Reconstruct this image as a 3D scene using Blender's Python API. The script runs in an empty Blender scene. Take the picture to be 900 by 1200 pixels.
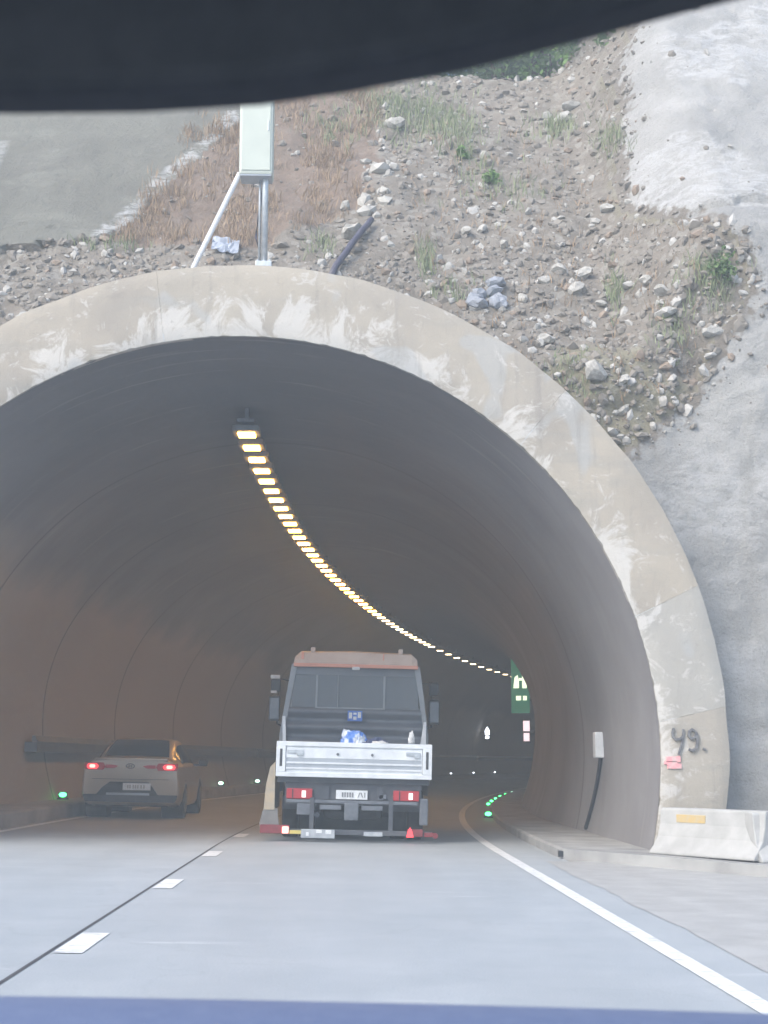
import bpy, bmesh, math, random
from mathutils import Vector, Matrix, noise
random.seed(7)
sc = bpy.context.scene
COL = sc.collection
R = math.radians
PI = math.pi

# ------------------------------------------------------------------ helpers
def link(name, me, mats=None, parent=None, smooth=False):
    o = bpy.data.objects.new(name, me)
    COL.objects.link(o)
    if mats is not None:
        for m in (mats if isinstance(mats, (list, tuple)) else [mats]):
            me.materials.append(m)
    if parent is not None:
        o.parent = parent
    if smooth:
        me.polygons.foreach_set('use_smooth', [True] * len(me.polygons))
    return o

def tag(o, label=None, cat=None, group=None, kind=None):
    if label: o['label'] = label
    if cat: o['category'] = cat
    if group: o['group'] = group
    if kind: o['kind'] = kind
    return o

def empty(name, loc=(0, 0, 0), rot=(0, 0, 0)):
    o = bpy.data.objects.new(name, None)
    o.empty_display_size = .2
    COL.objects.link(o)
    o.location = loc
    o.rotation_euler = rot
    return o

def dup(root, loc=None, rot=None, scale=None):
    r = root.copy(); COL.objects.link(r)
    for ch in list(root.children):
        c = ch.copy(); COL.objects.link(c); c.parent = r
        for g in list(ch.children):
            d = g.copy(); COL.objects.link(d); d.parent = c
    if loc is not None: r.location = loc
    if rot is not None: r.rotation_euler = rot
    if scale is not None: r.scale = scale
    return r

def sstep(a, b, t):
    t = max(0., min(1., (t-a)/(b-a))); return t*t*(3-2*t)

class MB:
    """collects faces; build() links them as one mesh object"""
    def __init__(s): s.v = []; s.f = []
    def add(s, vs, fs):
        b = len(s.v); s.v += [tuple(p) for p in vs]; s.f += [tuple(i + b for i in f) for f in fs]; return s
    def box(s, x0, x1, y0, y1, z0, z1, bev=0.0):
        if bev <= 0:
            vs = [(x, y, z) for x in (x0, x1) for y in (y0, y1) for z in (z0, z1)]
            return s.add(vs, [(0,1,3,2),(4,6,7,5),(0,4,5,1),(2,3,7,6),(0,2,6,4),(1,5,7,3)])
        bm = bmesh.new(); bmesh.ops.create_cube(bm, size=1)
        for v in bm.verts:
            v.co = Vector(((x0+x1)/2 + v.co.x*(x1-x0), (y0+y1)/2 + v.co.y*(y1-y0), (z0+z1)/2 + v.co.z*(z1-z0)))
        bmesh.ops.bevel(bm, geom=bm.edges[:], offset=bev, segments=2, affect='EDGES', profile=.6)
        return s.bm(bm)
    def bm(s, bm, M=None):
        bm.verts.index_update()
        s.add([(M @ v.co if M else v.co) for v in bm.verts], [[v.index for v in f.verts] for f in bm.faces])
        bm.free(); return s
    def tube(s, pts, r, n=10, cap=True):
        pts = [Vector(p) for p in pts]; rr = r if isinstance(r, (list, tuple)) else [r]*len(pts)
        vs = []; fs = []
        for i, p in enumerate(pts):
            t = (pts[min(i+1, len(pts)-1)] - pts[max(i-1, 0)]).normalized()
            a = t.cross(Vector((0, 0, 1)))
            if a.length < .05: a = t.cross(Vector((0, 1, 0)))
            a.normalize(); b = t.cross(a)
            for k in range(n):
                w = 2*PI*k/n
                vs.append(p + (a*math.cos(w) + b*math.sin(w))*rr[i])
        for i in range(len(pts)-1):
            for k in range(n):
                fs.append((i*n+k, i*n+(k+1) % n, (i+1)*n+(k+1) % n, (i+1)*n+k))
        if cap:
            fs.append(tuple(range(n))[::-1]); fs.append(tuple((len(pts)-1)*n+k for k in range(n)))
        return s.add(vs, fs)
    def cyl_x(s, x0, x1, y, z, r, n=28, bev=.02):
        prof = [(x0, r-bev), (x0+bev, r), (x1-bev, r), (x1, r-bev)]
        vs = [(x, y + q*math.cos(2*PI*k/n), z + q*math.sin(2*PI*k/n)) for x, q in prof for k in range(n)]
        fs = [(i*n+k, i*n+(k+1) % n, (i+1)*n+(k+1) % n, (i+1)*n+k) for i in range(3) for k in range(n)]
        fs += [tuple(range(n))[::-1], tuple(3*n+k for k in range(n))]
        return s.add(vs, fs)
    def prism_y(s, poly, y0, y1):
        """polygon in (x, z) extruded along y"""
        n = len(poly)
        vs = [(x, y0, z) for x, z in poly] + [(x, y1, z) for x, z in poly]
        return s.add(vs, [tuple(range(n)), tuple(range(n, 2*n))[::-1]] + [(i, n+i, n+(i+1) % n, (i+1) % n) for i in range(n)])
    def prism_x(s, poly, x0, x1):
        """polygon in (y, z) extruded along x"""
        n = len(poly)
        vs = [(x0, y, z) for y, z in poly] + [(x1, y, z) for y, z in poly]
        return s.add(vs, [tuple(range(n)), tuple(range(n, 2*n))[::-1]] + [(i, n+i, n+(i+1) % n, (i+1) % n) for i in range(n)])
    def build(s, name, m, parent=None, smooth=False):
        me = bpy.data.meshes.new(name); me.from_pydata(s.v, [], s.f); me.update()
        bm = bmesh.new(); bm.from_mesh(me); bmesh.ops.recalc_face_normals(bm, faces=bm.faces); bm.to_mesh(me); bm.free()
        return link(name, me, m, parent, smooth)

def smooth_angle(o, deg=35):
    me = o.data
    me.polygons.foreach_set('use_smooth', [True]*len(me.polygons))
    bm = bmesh.new(); bm.from_mesh(me)
    for e in bm.edges:
        if len(e.link_faces) == 2 and e.calc_face_angle(0) > R(deg): e.smooth = False
    bm.to_mesh(me); bm.free()
    return o

# ------------------------------------------------------------------ materials
def new_mat(name):
    m = bpy.data.materials.new(name); m.use_nodes = True
    nt = m.node_tree
    return m, nt, nt.nodes['Principled BSDF']

def nd(nt, t, **kw):
    n = nt.nodes.new(t)
    for k, v in kw.items():
        if k.startswith('i_'): n.inputs[k[2:].replace('_', ' ')].default_value = v
        else: setattr(n, k, v)
    return n

def c4(c): return (c[0], c[1], c[2], 1)

def mixc(nt, fac, a, b):
    n = nt.nodes.new('ShaderNodeMix'); n.data_type = 'RGBA'
    for i, v in ((0, fac), (6, a), (7, b)):
        if hasattr(v, 'is_output') or isinstance(v, bpy.types.NodeSocket): nt.links.new(v, n.inputs[i])
        elif i == 0: n.inputs[0].default_value = v
        else: n.inputs[i].default_value = c4(v)
    return n.outputs[2]

def noise_f(nt, vec, scale, detail=5, rough=.55, lo=.35, hi=.65, dist=0):
    n = nd(nt, 'ShaderNodeTexNoise'); n.inputs['Scale'].default_value = scale; n.inputs['Detail'].default_value = detail
    n.inputs['Roughness'].default_value = rough; n.inputs['Distortion'].default_value = dist
    if vec is not None: nt.links.new(vec, n.inputs['Vector'])
    r = nd(nt, 'ShaderNodeMapRange'); r.inputs[1].default_value = lo; r.inputs[2].default_value = hi
    nt.links.new(n.outputs[0], r.inputs[0])
    return r.outputs[0]

def coords(nt, scale=(1, 1, 1), kind='Object'):
    tc = nd(nt, 'ShaderNodeTexCoord')
    mp = nd(nt, 'ShaderNodeMapping'); mp.inputs['Scale'].default_value = scale
    nt.links.new(tc.outputs[kind], mp.inputs[0])
    return mp.outputs[0]

def bump(nt, bsdf, h, strength=.3, dist=.02):
    b = nd(nt, 'ShaderNodeBump'); b.inputs['Strength'].default_value = strength; b.inputs['Distance'].default_value = dist
    nt.links.new(h, b.inputs['Height']); nt.links.new(b.outputs[0], bsdf.inputs['Normal'])

def mat(name, c1, c2=None, scale=4, rough=.6, metal=0, bmp=0, stretch=(1, 1, 1), coat=0):
    m, nt, p = new_mat(name)
    p.inputs['Roughness'].default_value = rough; p.inputs['Metallic'].default_value = metal
    if coat: p.inputs['Coat Weight'].default_value = coat; p.inputs['Coat Roughness'].default_value = .08
    v = coords(nt, stretch)
    if c2 is None: c2 = tuple(x*.8 for x in c1)
    f = noise_f(nt, v, scale)
    nt.links.new(mixc(nt, f, c1, c2), p.inputs['Base Color'])
    if bmp:
        bump(nt, p, noise_f(nt, v, scale*6, lo=.2, hi=.8), bmp, .01)
    return m

def emit(name, col, strength):
    m, nt, p = new_mat(name)
    p.inputs['Base Color'].default_value = c4(tuple(min(.8, c) for c in col))
    p.inputs['Emission Color'].default_value = c4(col); p.inputs['Emission Strength'].default_value = strength
    return m

M = {}
M['white_paint'] = mat('white_paint', (.74, .76, .78), (.6, .62, .64), 3, .45)
M['pale_green'] = mat('pale_green_paint', (.49, .53, .475), (.44, .48, .43), 2, .5)
M['galv'] = mat('galvanised_steel', (.55, .58, .6), (.4, .43, .46), 9, .4, .7)
M['alu'] = mat('aluminium', (.74, .77, .8), (.6, .63, .66), 5, .42, .2)
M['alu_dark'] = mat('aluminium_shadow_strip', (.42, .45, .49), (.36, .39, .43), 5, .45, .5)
M['black'] = mat('black_plastic', (.02, .022, .027), (.035, .037, .042), 8, .5)
M['rubber'] = mat('rubber', (.022, .022, .024), (.04, .04, .042), 6, .8)
M['chassis'] = mat('chassis_paint', (.05, .058, .075), (.08, .085, .095), 5, .6)
M['grey_steel'] = mat('grey_steel', (.16, .175, .2), (.11, .12, .14), 7, .5, .3)
M['cab_grey'] = mat('cab_dark_grey', (.12, .14, .17), (.16, .18, .21), 3, .45)
M['pillar_grey'] = mat('pillar_grey', (.28, .31, .35), (.22, .25, .28), 3, .45)
M['orange'] = mat('faded_orange_paint', (.72, .34, .24), (.62, .28, .2), 3, .45)
M['roof_beige'] = mat('dusty_roof', (.6, .51, .45), (.52, .42, .36), 3, .6)
M['tan'] = mat('worn_tan_metal', (.46, .37, .24), (.34, .3, .25), 9, .55, 0, .2)
M['plate'] = mat('plate_white', (.75, .77, .78), (.6, .62, .64), 10, .4)
M['plate_dirty'] = mat('plate_dirty', (.3, .33, .37), (.42, .45, .48), 10, .5)
M['ink'] = mat('ink', (.03, .03, .04), (.05, .05, .06), 10, .6)
M['tail_red'] = emit('tail_lamp_red', (.34, .02, .03), .05)
M['brake_red'] = emit('brake_lamp_lit', (1, .05, .06), .6)
M['brake_core'] = emit('brake_lamp_bulb', (1, .25, .2), 1.6)
M['glint_white'] = emit('painted_lamp_glint', (1, .8, .78), .5)  # bright reflection on the red tail lamps, painted as a glowing patch
M['marker_red'] = mat('marker_red', (.22, .03, .035), (.16, .025, .03), 12, .35)
M['amber'] = emit('amber_marker', (.5, .42, .12), .08)
M['green_led'] = emit('green_led', (.06, 1, .2), 3)
M['pale_led'] = emit('pale_led', (.5, 1, .65), 2.5)
M['far_led'] = emit('far_reflector', (.85, .9, 1), 2.2)
M['lamp_warm'] = emit('tunnel_lamp_warm', (1, .46, .08), 17)
M['lamp_pale'] = emit('tunnel_lamp_pale', (1, .74, .42), 3.5)
M['sign_green'] = emit('sign_green', (.03, .2, .1), .2)
M['sign_white'] = emit('sign_lit_white', (.9, 1, .7), .55)
M['sign_red'] = emit('sign_lit_pink', (1, .75, .8), .5)
M['blue'] = mat('blue_print', (.05, .15, .55), (.08, .22, .65), 20, .5)
M['stone'] = mat('pale_stone', (.46, .45, .42), (.33, .315, .29), 5, .85, 0, .4)
M['stone_blue'] = mat('blue_grey_stone', (.24, .26, .3), (.34, .36, .4), 5, .85, 0, .4)
M['pipe'] = mat('dark_hose', (.06, .055, .085), (.09, .085, .11), 7, .5)
M['conc_white'] = mat('barrier_concrete', (.41, .41, .4), (.34, .34, .33), 5, .85, 0, .1)
M['yellow'] = mat('faded_yellow_paint', (.5, .36, .15), (.46, .38, .24), 14, .7)
M['pink'] = mat('pink_spray', (.78, .3, .32), (.6, .44, .42), 16, .8)
M['spray'] = mat('grey_spray', (.1, .1, .11), (.2, .2, .2), 22, .9)
M['spray_faint'] = mat('faint_grey_spray', (.3, .29, .27), (.36, .35, .32), 22, .9)
M['dash'] = mat('dashboard_vinyl', (.19, .235, .37), (.22, .265, .4), 60, .62, 0, .15)
M['visor'] = mat('visor_fabric', (.02, .025, .032), (.027, .032, .04), 90, .9, 0, .1)
M['bark'] = mat('twig_bark', (.16, .12, .09), (.1, .08, .06), 8, .9)
M['tray'] = mat('cable_tray_steel', (.1, .105, .12), (.14, .145, .16), 3, .5, .3)
M['tray_lip'] = mat('tray_pale_lip', (.85, .85, .85), (.75, .75, .75), 3, .5)

def leaf_mat(name, a, b):
    m, nt, p = new_mat(name)
    gi = nd(nt, 'ShaderNodeNewGeometry')
    f = noise_f(nt, coords(nt), 3.5, 3)
    n = nd(nt, 'ShaderNodeMix'); n.data_type = 'FLOAT'
    nt.links.new(gi.outputs['Random Per Island'], n.inputs[2]); nt.links.new(f, n.inputs[3]); n.inputs[0].default_value = .45
    nt.links.new(mixc(nt, n.outputs[0], a, b), p.inputs['Base Color'])
    p.inputs['Roughness'].default_value = .7
    return m
M['leaf'] = leaf_mat('leaves', (.07, .13, .045), (.17, .25, .09))
M['leaf_bright'] = leaf_mat('bright_leaves', (.14, .26, .06), (.2, .34, .09))
M['weed'] = leaf_mat('weed_blades', (.16, .2, .1), (.26, .29, .17))
M['dry'] = leaf_mat('dry_blades', (.24, .16, .1), (.36, .27, .18))

def glass_mat(name, tint, alpha):
    m, nt, p = new_mat(name)
    p.inputs['Base Color'].default_value = c4(tint); p.inputs['Roughness'].default_value = .06; p.inputs['Alpha'].default_value = alpha
    v = noise_f(nt, coords(nt), 3)
    r = nd(nt, 'ShaderNodeMapRange'); r.inputs[3].default_value = .05; r.inputs[4].default_value = .16
    nt.links.new(v, r.inputs[0]); nt.links.new(r.outputs[0], p.inputs['Roughness'])
    return m
M['glass'] = glass_mat('dusty_glass', (.14, .17, .21), .72)
M['car_glass'] = glass_mat('tinted_glass', (.012, .014, .02), .97)

def car_paint():
    m, nt, p = new_mat('beige_silver_paint')
    f = noise_f(nt, coords(nt), 500, 2)
    nt.links.new(mixc(nt, f, (.47, .405, .33), (.52, .45, .37)), p.inputs['Base Color'])
    p.inputs['Metallic'].default_value = .25; p.inputs['Roughness'].default_value = .4
    p.inputs['Coat Weight'].default_value = .6; p.inputs['Coat Roughness'].default_value = .1
    return m
M['paint'] = car_paint()

def road_mat(name, a, b, streak, sc_=1.0):
    m, nt, p = new_mat(name)
    v = coords(nt); vl = coords(nt, (1.2, .05, 1)); vx = coords(nt, (.55, 2.6, 1))
    base = mixc(nt, noise_f(nt, v, 1.1*sc_, 6), a, b)
    # long faint wheel-wear bands
    w = noise_f(nt, vl, 1.1, 3, .5, .4, .62)
    k = nd(nt, 'ShaderNodeMath', operation='MULTIPLY'); nt.links.new(w, k.inputs[0]); k.inputs[1].default_value = .35
    base = mixc(nt, k.outputs[0], base, tuple(x*.78 for x in b))
    # thin pale cross scuffs
    s = noise_f(nt, vx, 1.3, 4, .5, .66, .76)
    k = nd(nt, 'ShaderNodeMath', operation='MULTIPLY'); nt.links.new(s, k.inputs[0]); k.inputs[1].default_value = .7
    base = mixc(nt, k.outputs[0], base, streak)
    g = noise_f(nt, v, 45, 5, .75, .42, .72)
    k = nd(nt, 'ShaderNodeMath', operation='MULTIPLY'); nt.links.new(g, k.inputs[0]); k.inputs[1].default_value = .25
    base = mixc(nt, k.outputs[0], base, tuple(x*.7 for x in a))
    big = noise_f(nt, coords(nt, (.35, .12, 1)), 1.0, 7, .6, .45, .62, .5)
    k = nd(nt, 'ShaderNodeMath', operation='MULTIPLY'); nt.links.new(big, k.inputs[0]); k.inputs[1].default_value = .3
    base = mixc(nt, k.outputs[0], base, tuple(x*.72 for x in a))
    oil = noise_f(nt, coords(nt, (1, .35, 1)), 3.3, 4, .55, .7, .78)
    k = nd(nt, 'ShaderNodeMath', operation='MULTIPLY'); nt.links.new(oil, k.inputs[0]); k.inputs[1].default_value = .28
    base = mixc(nt, k.outputs[0], base, tuple(x*.5 for x in a))
    vo = nd(nt, 'ShaderNodeTexVoronoi', feature='DISTANCE_TO_EDGE'); vo.inputs['Scale'].default_value = .32
    dn = nd(nt, 'ShaderNodeTexNoise'); dn.inputs['Scale'].default_value = 1.6; dn.inputs['Detail'].default_value = 6; nt.links.new(v, dn.inputs['Vector'])
    va = nd(nt, 'ShaderNodeVectorMath', operation='MULTIPLY_ADD'); nt.links.new(dn.outputs['Color'], va.inputs[0]); va.inputs[1].default_value = (1.4, 1.4, 0); nt.links.new(v, va.inputs[2])
    nt.links.new(va.outputs[0], vo.inputs['Vector'])
    r = nd(nt, 'ShaderNodeMapRange'); r.inputs[1].default_value = 0; r.inputs[2].default_value = .006; r.inputs[3].default_value = .13; r.inputs[4].default_value = 0
    nt.links.new(vo.outputs['Distance'], r.inputs[0])
    base = mixc(nt, r.outputs[0], base, tuple(x*.45 for x in a))
    nt.links.new(base, p.inputs['Base Color'])
    p.inputs['Roughness'].default_value = .62
    bump(nt, p, noise_f(nt, v, 55, 4, .6, .2, .8), .25, .01)
    return m
M['road'] = road_mat('worn_concrete_road', (.35, .383, .41), (.41, .44, .463), (.55, .57, .58))
M['apron'] = road_mat('dusty_concrete_shoulder', (.47, .47, .46), (.37, .37, .365), (.58, .58, .57), 2.4)
M['ground'] = mat('dusty_ground', (.3, .28, .25), (.22, .2, .18), .8, .9, 0, .4)
M['kerb'] = mat('kerb_concrete', (.36, .36, .35), (.24, .24, .24), 1.8, .85, 0, .35)
M['joint'] = mat('tar_joint', (.045, .047, .055), (.08, .08, .085), 4, .8)

def line_mat():
    m, nt, p = new_mat('worn_road_paint')
    v = coords(nt)
    f = noise_f(nt, v, 9, 8, .72, .5, .68)
    nt.links.new(mixc(nt, f, (.74, .75, .75), (.42, .43, .45)), p.inputs['Base Color'])
    p.inputs['Roughness'].default_value = .55
    return m
M['line'] = line_mat()

def ring_mat():
    m, nt, p = new_mat('portal_concrete')
    v = coords(nt); at = nd(nt, 'ShaderNodeAttribute', attribute_name='mask')
    sp = nd(nt, 'ShaderNodeSeparateColor'); nt.links.new(at.outputs['Color'], sp.inputs[0])
    base = mixc(nt, noise_f(nt, v, .9, 6, .6), (.385, .345, .285), (.31, .28, .24))
    base = mixc(nt, noise_f(nt, coords(nt, (.35, 1, 1.8)), 2.3, 6, .62, .52, .72), base, (.31, .29, .255))
    # per-block tone
    base = mixc(nt, sp.outputs[2], base, (.36, .37, .36))
    # lime bloom: more of it towards the inner edge
    n = noise_f(nt, v, 1.5, 10, .75, .3, .7, 1.0)
    a = nd(nt, 'ShaderNodeMath', operation='MULTIPLY_ADD'); nt.links.new(n, a.inputs[0]); a.inputs[1].default_value = 1.1
    nt.links.new(sp.outputs[0], a.inputs[2])
    r = nd(nt, 'ShaderNodeMapRange'); r.inputs[1].default_value = 1.02; r.inputs[2].default_value = 1.2
    nt.links.new(a.outputs[0], r.inputs[0])
    k = nd(nt, 'ShaderNodeMath', operation='MULTIPLY'); nt.links.new(r.outputs[0], k.inputs[0]); k.inputs[1].default_value = .75
    base = mixc(nt, k.outputs[0], base, (.54, .525, .495))
    pb = noise_f(nt, coords(nt, (1, 1, .8)), 1.25, 2, .4, .6, .63, .2)
    k = nd(nt, 'ShaderNodeMath', operation='MULTIPLY'); nt.links.new(pb, k.inputs[0]); k.inputs[1].default_value = .55
    base = mixc(nt, k.outputs[0], base, (.36, .37, .37))
    dk = noise_f(nt, coords(nt, (1.6, 1, .5)), 2.1, 8, .7, .58, .76)
    k = nd(nt, 'ShaderNodeMath', operation='MULTIPLY'); nt.links.new(dk, k.inputs[0]); k.inputs[1].default_value = .6
    base = mixc(nt, k.outputs[0], base, (.25, .23, .2))
    dp = noise_f(nt, coords(nt, (3.2, 1, .28)), 1.9, 6, .65, .56, .7)
    k = nd(nt, 'ShaderNodeMath', operation='MULTIPLY'); nt.links.new(dp, k.inputs[0]); k.inputs[1].default_value = .5
    base = mixc(nt, k.outputs[0], base, (.235, .22, .2))
    ck = noise_f(nt, v, 6.5, 9, .78, .6, .66, .4)
    k = nd(nt, 'ShaderNodeMath', operation='MULTIPLY'); nt.links.new(ck, k.inputs[0]); k.inputs[1].default_value = .45
    base = mixc(nt, k.outputs[0], base, (.23, .215, .195))
    wh = noise_f(nt, coords(nt, (.9, 1, 1.2)), 3.4, 10, .78, .57, .62, 1.1)
    k = nd(nt, 'ShaderNodeMath', operation='MULTIPLY'); nt.links.new(wh, k.inputs[0]); k.inputs[1].default_value = .6
    base = mixc(nt, k.outputs[0], base, (.52, .505, .475))
    sp2 = noise_f(nt, v, 26, 3, .6, .68, .78)
    k = nd(nt, 'ShaderNodeMath', operation='MULTIPLY'); nt.links.new(sp2, k.inputs[0]); k.inputs[1].default_value = .4
    base = mixc(nt, k.outputs[0], base, (.2, .19, .17))
    nt.links.new(base, p.inputs['Base Color']); p.inputs['Roughness'].default_value = .88
    bump(nt, p, noise_f(nt, v, 9, 8, .7, .1, .9), .45, .02)
    return m
M['ring'] = ring_mat()

def lining_mat():
    m, nt, p = new_mat('tunnel_lining')
    uv = nd(nt, 'ShaderNodeUVMap'); uv.uv_map = 'UVMap'
    mp = nd(nt, 'ShaderNodeMapping'); nt.links.new(uv.outputs[0], mp.inputs[0])
    mp.inputs['Scale'].default_value = (1, 1, 1)
    v = mp.outputs[0]
    base = mixc(nt, noise_f(nt, v, .35, 6, .6), (.25, .25, .265), (.17, .17, .185))
    ms = nd(nt, 'ShaderNodeMapping'); nt.links.new(uv.outputs[0], ms.inputs[0]); ms.inputs['Scale'].default_value = (.25, 1.6, 1)
    st = noise_f(nt, ms.outputs[0], .9, 6, .62, .5, .75)
    k = nd(nt, 'ShaderNodeMath', operation='MULTIPLY'); nt.links.new(st, k.inputs[0]); k.inputs[1].default_value = .55
    base = mixc(nt, k.outputs[0], base, (.15, .145, .15))
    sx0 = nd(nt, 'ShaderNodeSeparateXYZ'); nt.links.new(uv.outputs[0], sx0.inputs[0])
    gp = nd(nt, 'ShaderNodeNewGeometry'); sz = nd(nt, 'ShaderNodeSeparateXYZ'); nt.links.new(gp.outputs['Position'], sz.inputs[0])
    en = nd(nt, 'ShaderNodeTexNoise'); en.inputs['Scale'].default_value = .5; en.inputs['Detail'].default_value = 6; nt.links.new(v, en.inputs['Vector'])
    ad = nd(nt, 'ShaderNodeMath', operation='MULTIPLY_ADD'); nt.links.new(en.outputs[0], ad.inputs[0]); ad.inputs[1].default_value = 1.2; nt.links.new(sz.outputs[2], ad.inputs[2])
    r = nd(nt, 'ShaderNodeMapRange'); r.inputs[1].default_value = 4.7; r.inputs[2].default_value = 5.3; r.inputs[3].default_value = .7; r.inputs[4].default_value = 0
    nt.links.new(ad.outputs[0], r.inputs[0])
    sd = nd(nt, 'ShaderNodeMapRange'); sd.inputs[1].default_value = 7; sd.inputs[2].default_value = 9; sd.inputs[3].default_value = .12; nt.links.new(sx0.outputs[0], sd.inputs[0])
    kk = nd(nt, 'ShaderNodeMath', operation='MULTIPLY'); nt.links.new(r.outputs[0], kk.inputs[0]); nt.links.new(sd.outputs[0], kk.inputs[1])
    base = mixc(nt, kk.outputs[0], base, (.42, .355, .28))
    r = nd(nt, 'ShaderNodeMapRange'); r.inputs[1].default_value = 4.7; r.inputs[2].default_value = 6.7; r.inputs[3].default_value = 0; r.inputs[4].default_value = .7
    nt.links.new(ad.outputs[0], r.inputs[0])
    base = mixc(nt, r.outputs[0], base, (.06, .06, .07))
    mt = nd(nt, 'ShaderNodeMapping'); nt.links.new(uv.outputs[0], mt.inputs[0]); mt.inputs['Scale'].default_value = (.3, 4, 1)
    dr = noise_f(nt, mt.outputs[0], 1.2, 5, .6, .6, .74)
    k = nd(nt, 'ShaderNodeMath', operation='MULTIPLY'); nt.links.new(dr, k.inputs[0]); k.inputs[1].default_value = .4
    base = mixc(nt, k.outputs[0], base, (.38, .37, .35))
    # pour joints: dark seams across the bore
    sx = nd(nt, 'ShaderNodeSeparateXYZ'); nt.links.new(uv.outputs[0], sx.inputs[0])
    q = nd(nt, 'ShaderNodeMath', operation='PINGPONG'); nt.links.new(sx.outputs[1], q.inputs[0]); q.inputs[1].default_value = 3.0
    r = nd(nt, 'ShaderNodeMapRange'); r.inputs[1].default_value = .02; r.inputs[2].default_value = .06; r.inputs[3].default_value = .7; r.inputs[4].default_value = 0
    nt.links.new(q.outputs[0], r.inputs[0])
    base = mixc(nt, r.outputs[0], base, (.06, .058, .06))
    nt.links.new(base, p.inputs['Base Color']); p.inputs['Roughness'].default_value = .7
    bump(nt, p, noise_f(nt, v, 3, 7, .6, .1, .9), .3, .03)
    return m
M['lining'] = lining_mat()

def hill_mat(name, kind):
    m, nt, p = new_mat(name)
    v = coords(nt); at = nd(nt, 'ShaderNodeAttribute', attribute_name='mask')
    sp = nd(nt, 'ShaderNodeSeparateColor'); nt.links.new(at.outputs['Color'], sp.inputs[0])
    if kind == 'rubble':
        base = mixc(nt, noise_f(nt, v, 1.3, 7, .65), (.245, .215, .18), (.18, .158, .13))
        base = mixc(nt, noise_f(nt, v, 3.2, 5, .6, .5, .7), base, (.28, .255, .22))
        vo = nd(nt, 'ShaderNodeTexVoronoi'); vo.inputs['Scale'].default_value = 9; nt.links.new(v, vo.inputs['Vector'])
        hs = nd(nt, 'ShaderNodeSeparateColor'); nt.links.new(vo.outputs['Color'], hs.inputs[0])
        r = nd(nt, 'ShaderNodeMapRange'); r.inputs[1].default_value = .72; r.inputs[2].default_value = .95; r.inputs[4].default_value = .7
        nt.links.new(hs.outputs[0], r.inputs[0])
        base = mixc(nt, r.outputs[0], base, (.34, .32, .29))
        k = nd(nt, 'ShaderNodeMath', operation='MULTIPLY'); nt.links.new(sp.outputs[0], k.inputs[0]); k.inputs[1].default_value = .7
        base = mixc(nt, k.outputs[0], base, (.215, .15, .11))
        k = nd(nt, 'ShaderNodeMath', operation='MULTIPLY'); nt.links.new(sp.outputs[2], k.inputs[0]); k.inputs[1].default_value = .55
        base = mixc(nt, k.outputs[0], base, (.25, .235, .15))
        bump(nt, p, noise_f(nt, v, 9, 8, .72, .1, .9), .9, .06)
    else:
        if kind == 'right':
            a, b, st = (.43, .425, .41), (.34, .337, .327), (.48, .475, .465)
        else:
            a, b, st = (.205, .2, .168), (.165, .16, .135), (.25, .245, .21)
        base = mixc(nt, noise_f(nt, v, .55, 7, .62), a, b)
        base = mixc(nt, noise_f(nt, coords(nt, (.6, .6, 1.4)), 1.5, 6, .6, .54, .7), base, st)
        d = noise_f(nt, v, 5.5, 5, .6, .68, .78)
        k = nd(nt, 'ShaderNodeMath', operation='MULTIPLY'); nt.links.new(d, k.inputs[0]); k.inputs[1].default_value = .5
        base = mixc(nt, k.outputs[0], base, tuple(x*.55 for x in b))
        n = noise_f(nt, coords(nt, (.7, .7, 1.7)), 3.6, 9, .72, .44, .56, 1.2)
        k = nd(nt, 'ShaderNodeMath', operation='MULTIPLY'); nt.links.new(n, k.inputs[0]); nt.links.new(sp.outputs[1], k.inputs[1])
        base = mixc(nt, k.outputs[0], base, (.5, .5, .495))
        bump(nt, p, noise_f(nt, v, 8, 9, .75, .1, .9), .9, .07)
    en = nd(nt, 'ShaderNodeTexNoise'); en.inputs['Scale'].default_value = 7; en.inputs['Detail'].default_value = 7; nt.links.new(v, en.inputs['Vector'])
    ea = nd(nt, 'ShaderNodeMath', operation='MULTIPLY_ADD'); nt.links.new(en.outputs[0], ea.inputs[0]); ea.inputs[1].default_value = 1.5; nt.links.new(sp.outputs[2], ea.inputs[2])
    er = nd(nt, 'ShaderNodeMapRange'); er.inputs[1].default_value = 1.15; er.inputs[2].default_value = 1.4; nt.links.new(ea.outputs[0], er.inputs[0])
    if kind != 'rubble': base = mixc(nt, er.outputs[0], base, (.22, .195, .165))
    gr = noise_f(nt, v, 38, 4, .7, .52, .72)
    k = nd(nt, 'ShaderNodeMath', operation='MULTIPLY'); nt.links.new(gr, k.inputs[0]); k.inputs[1].default_value = .45
    base = mixc(nt, k.outputs[0], base, (.16, .15, .135))
    dp = noise_f(nt, coords(nt, (1.6, 1, .3)), 1.4, 6, .65, .55, .75)
    k = nd(nt, 'ShaderNodeMath', operation='MULTIPLY'); nt.links.new(dp, k.inputs[0]); k.inputs[1].default_value = .35
    base = mixc(nt, k.outputs[0], base, (.24, .225, .2))
    nt.links.new(base, p.inputs['Base Color']); p.inputs['Roughness'].default_value = .92
    return m

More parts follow.
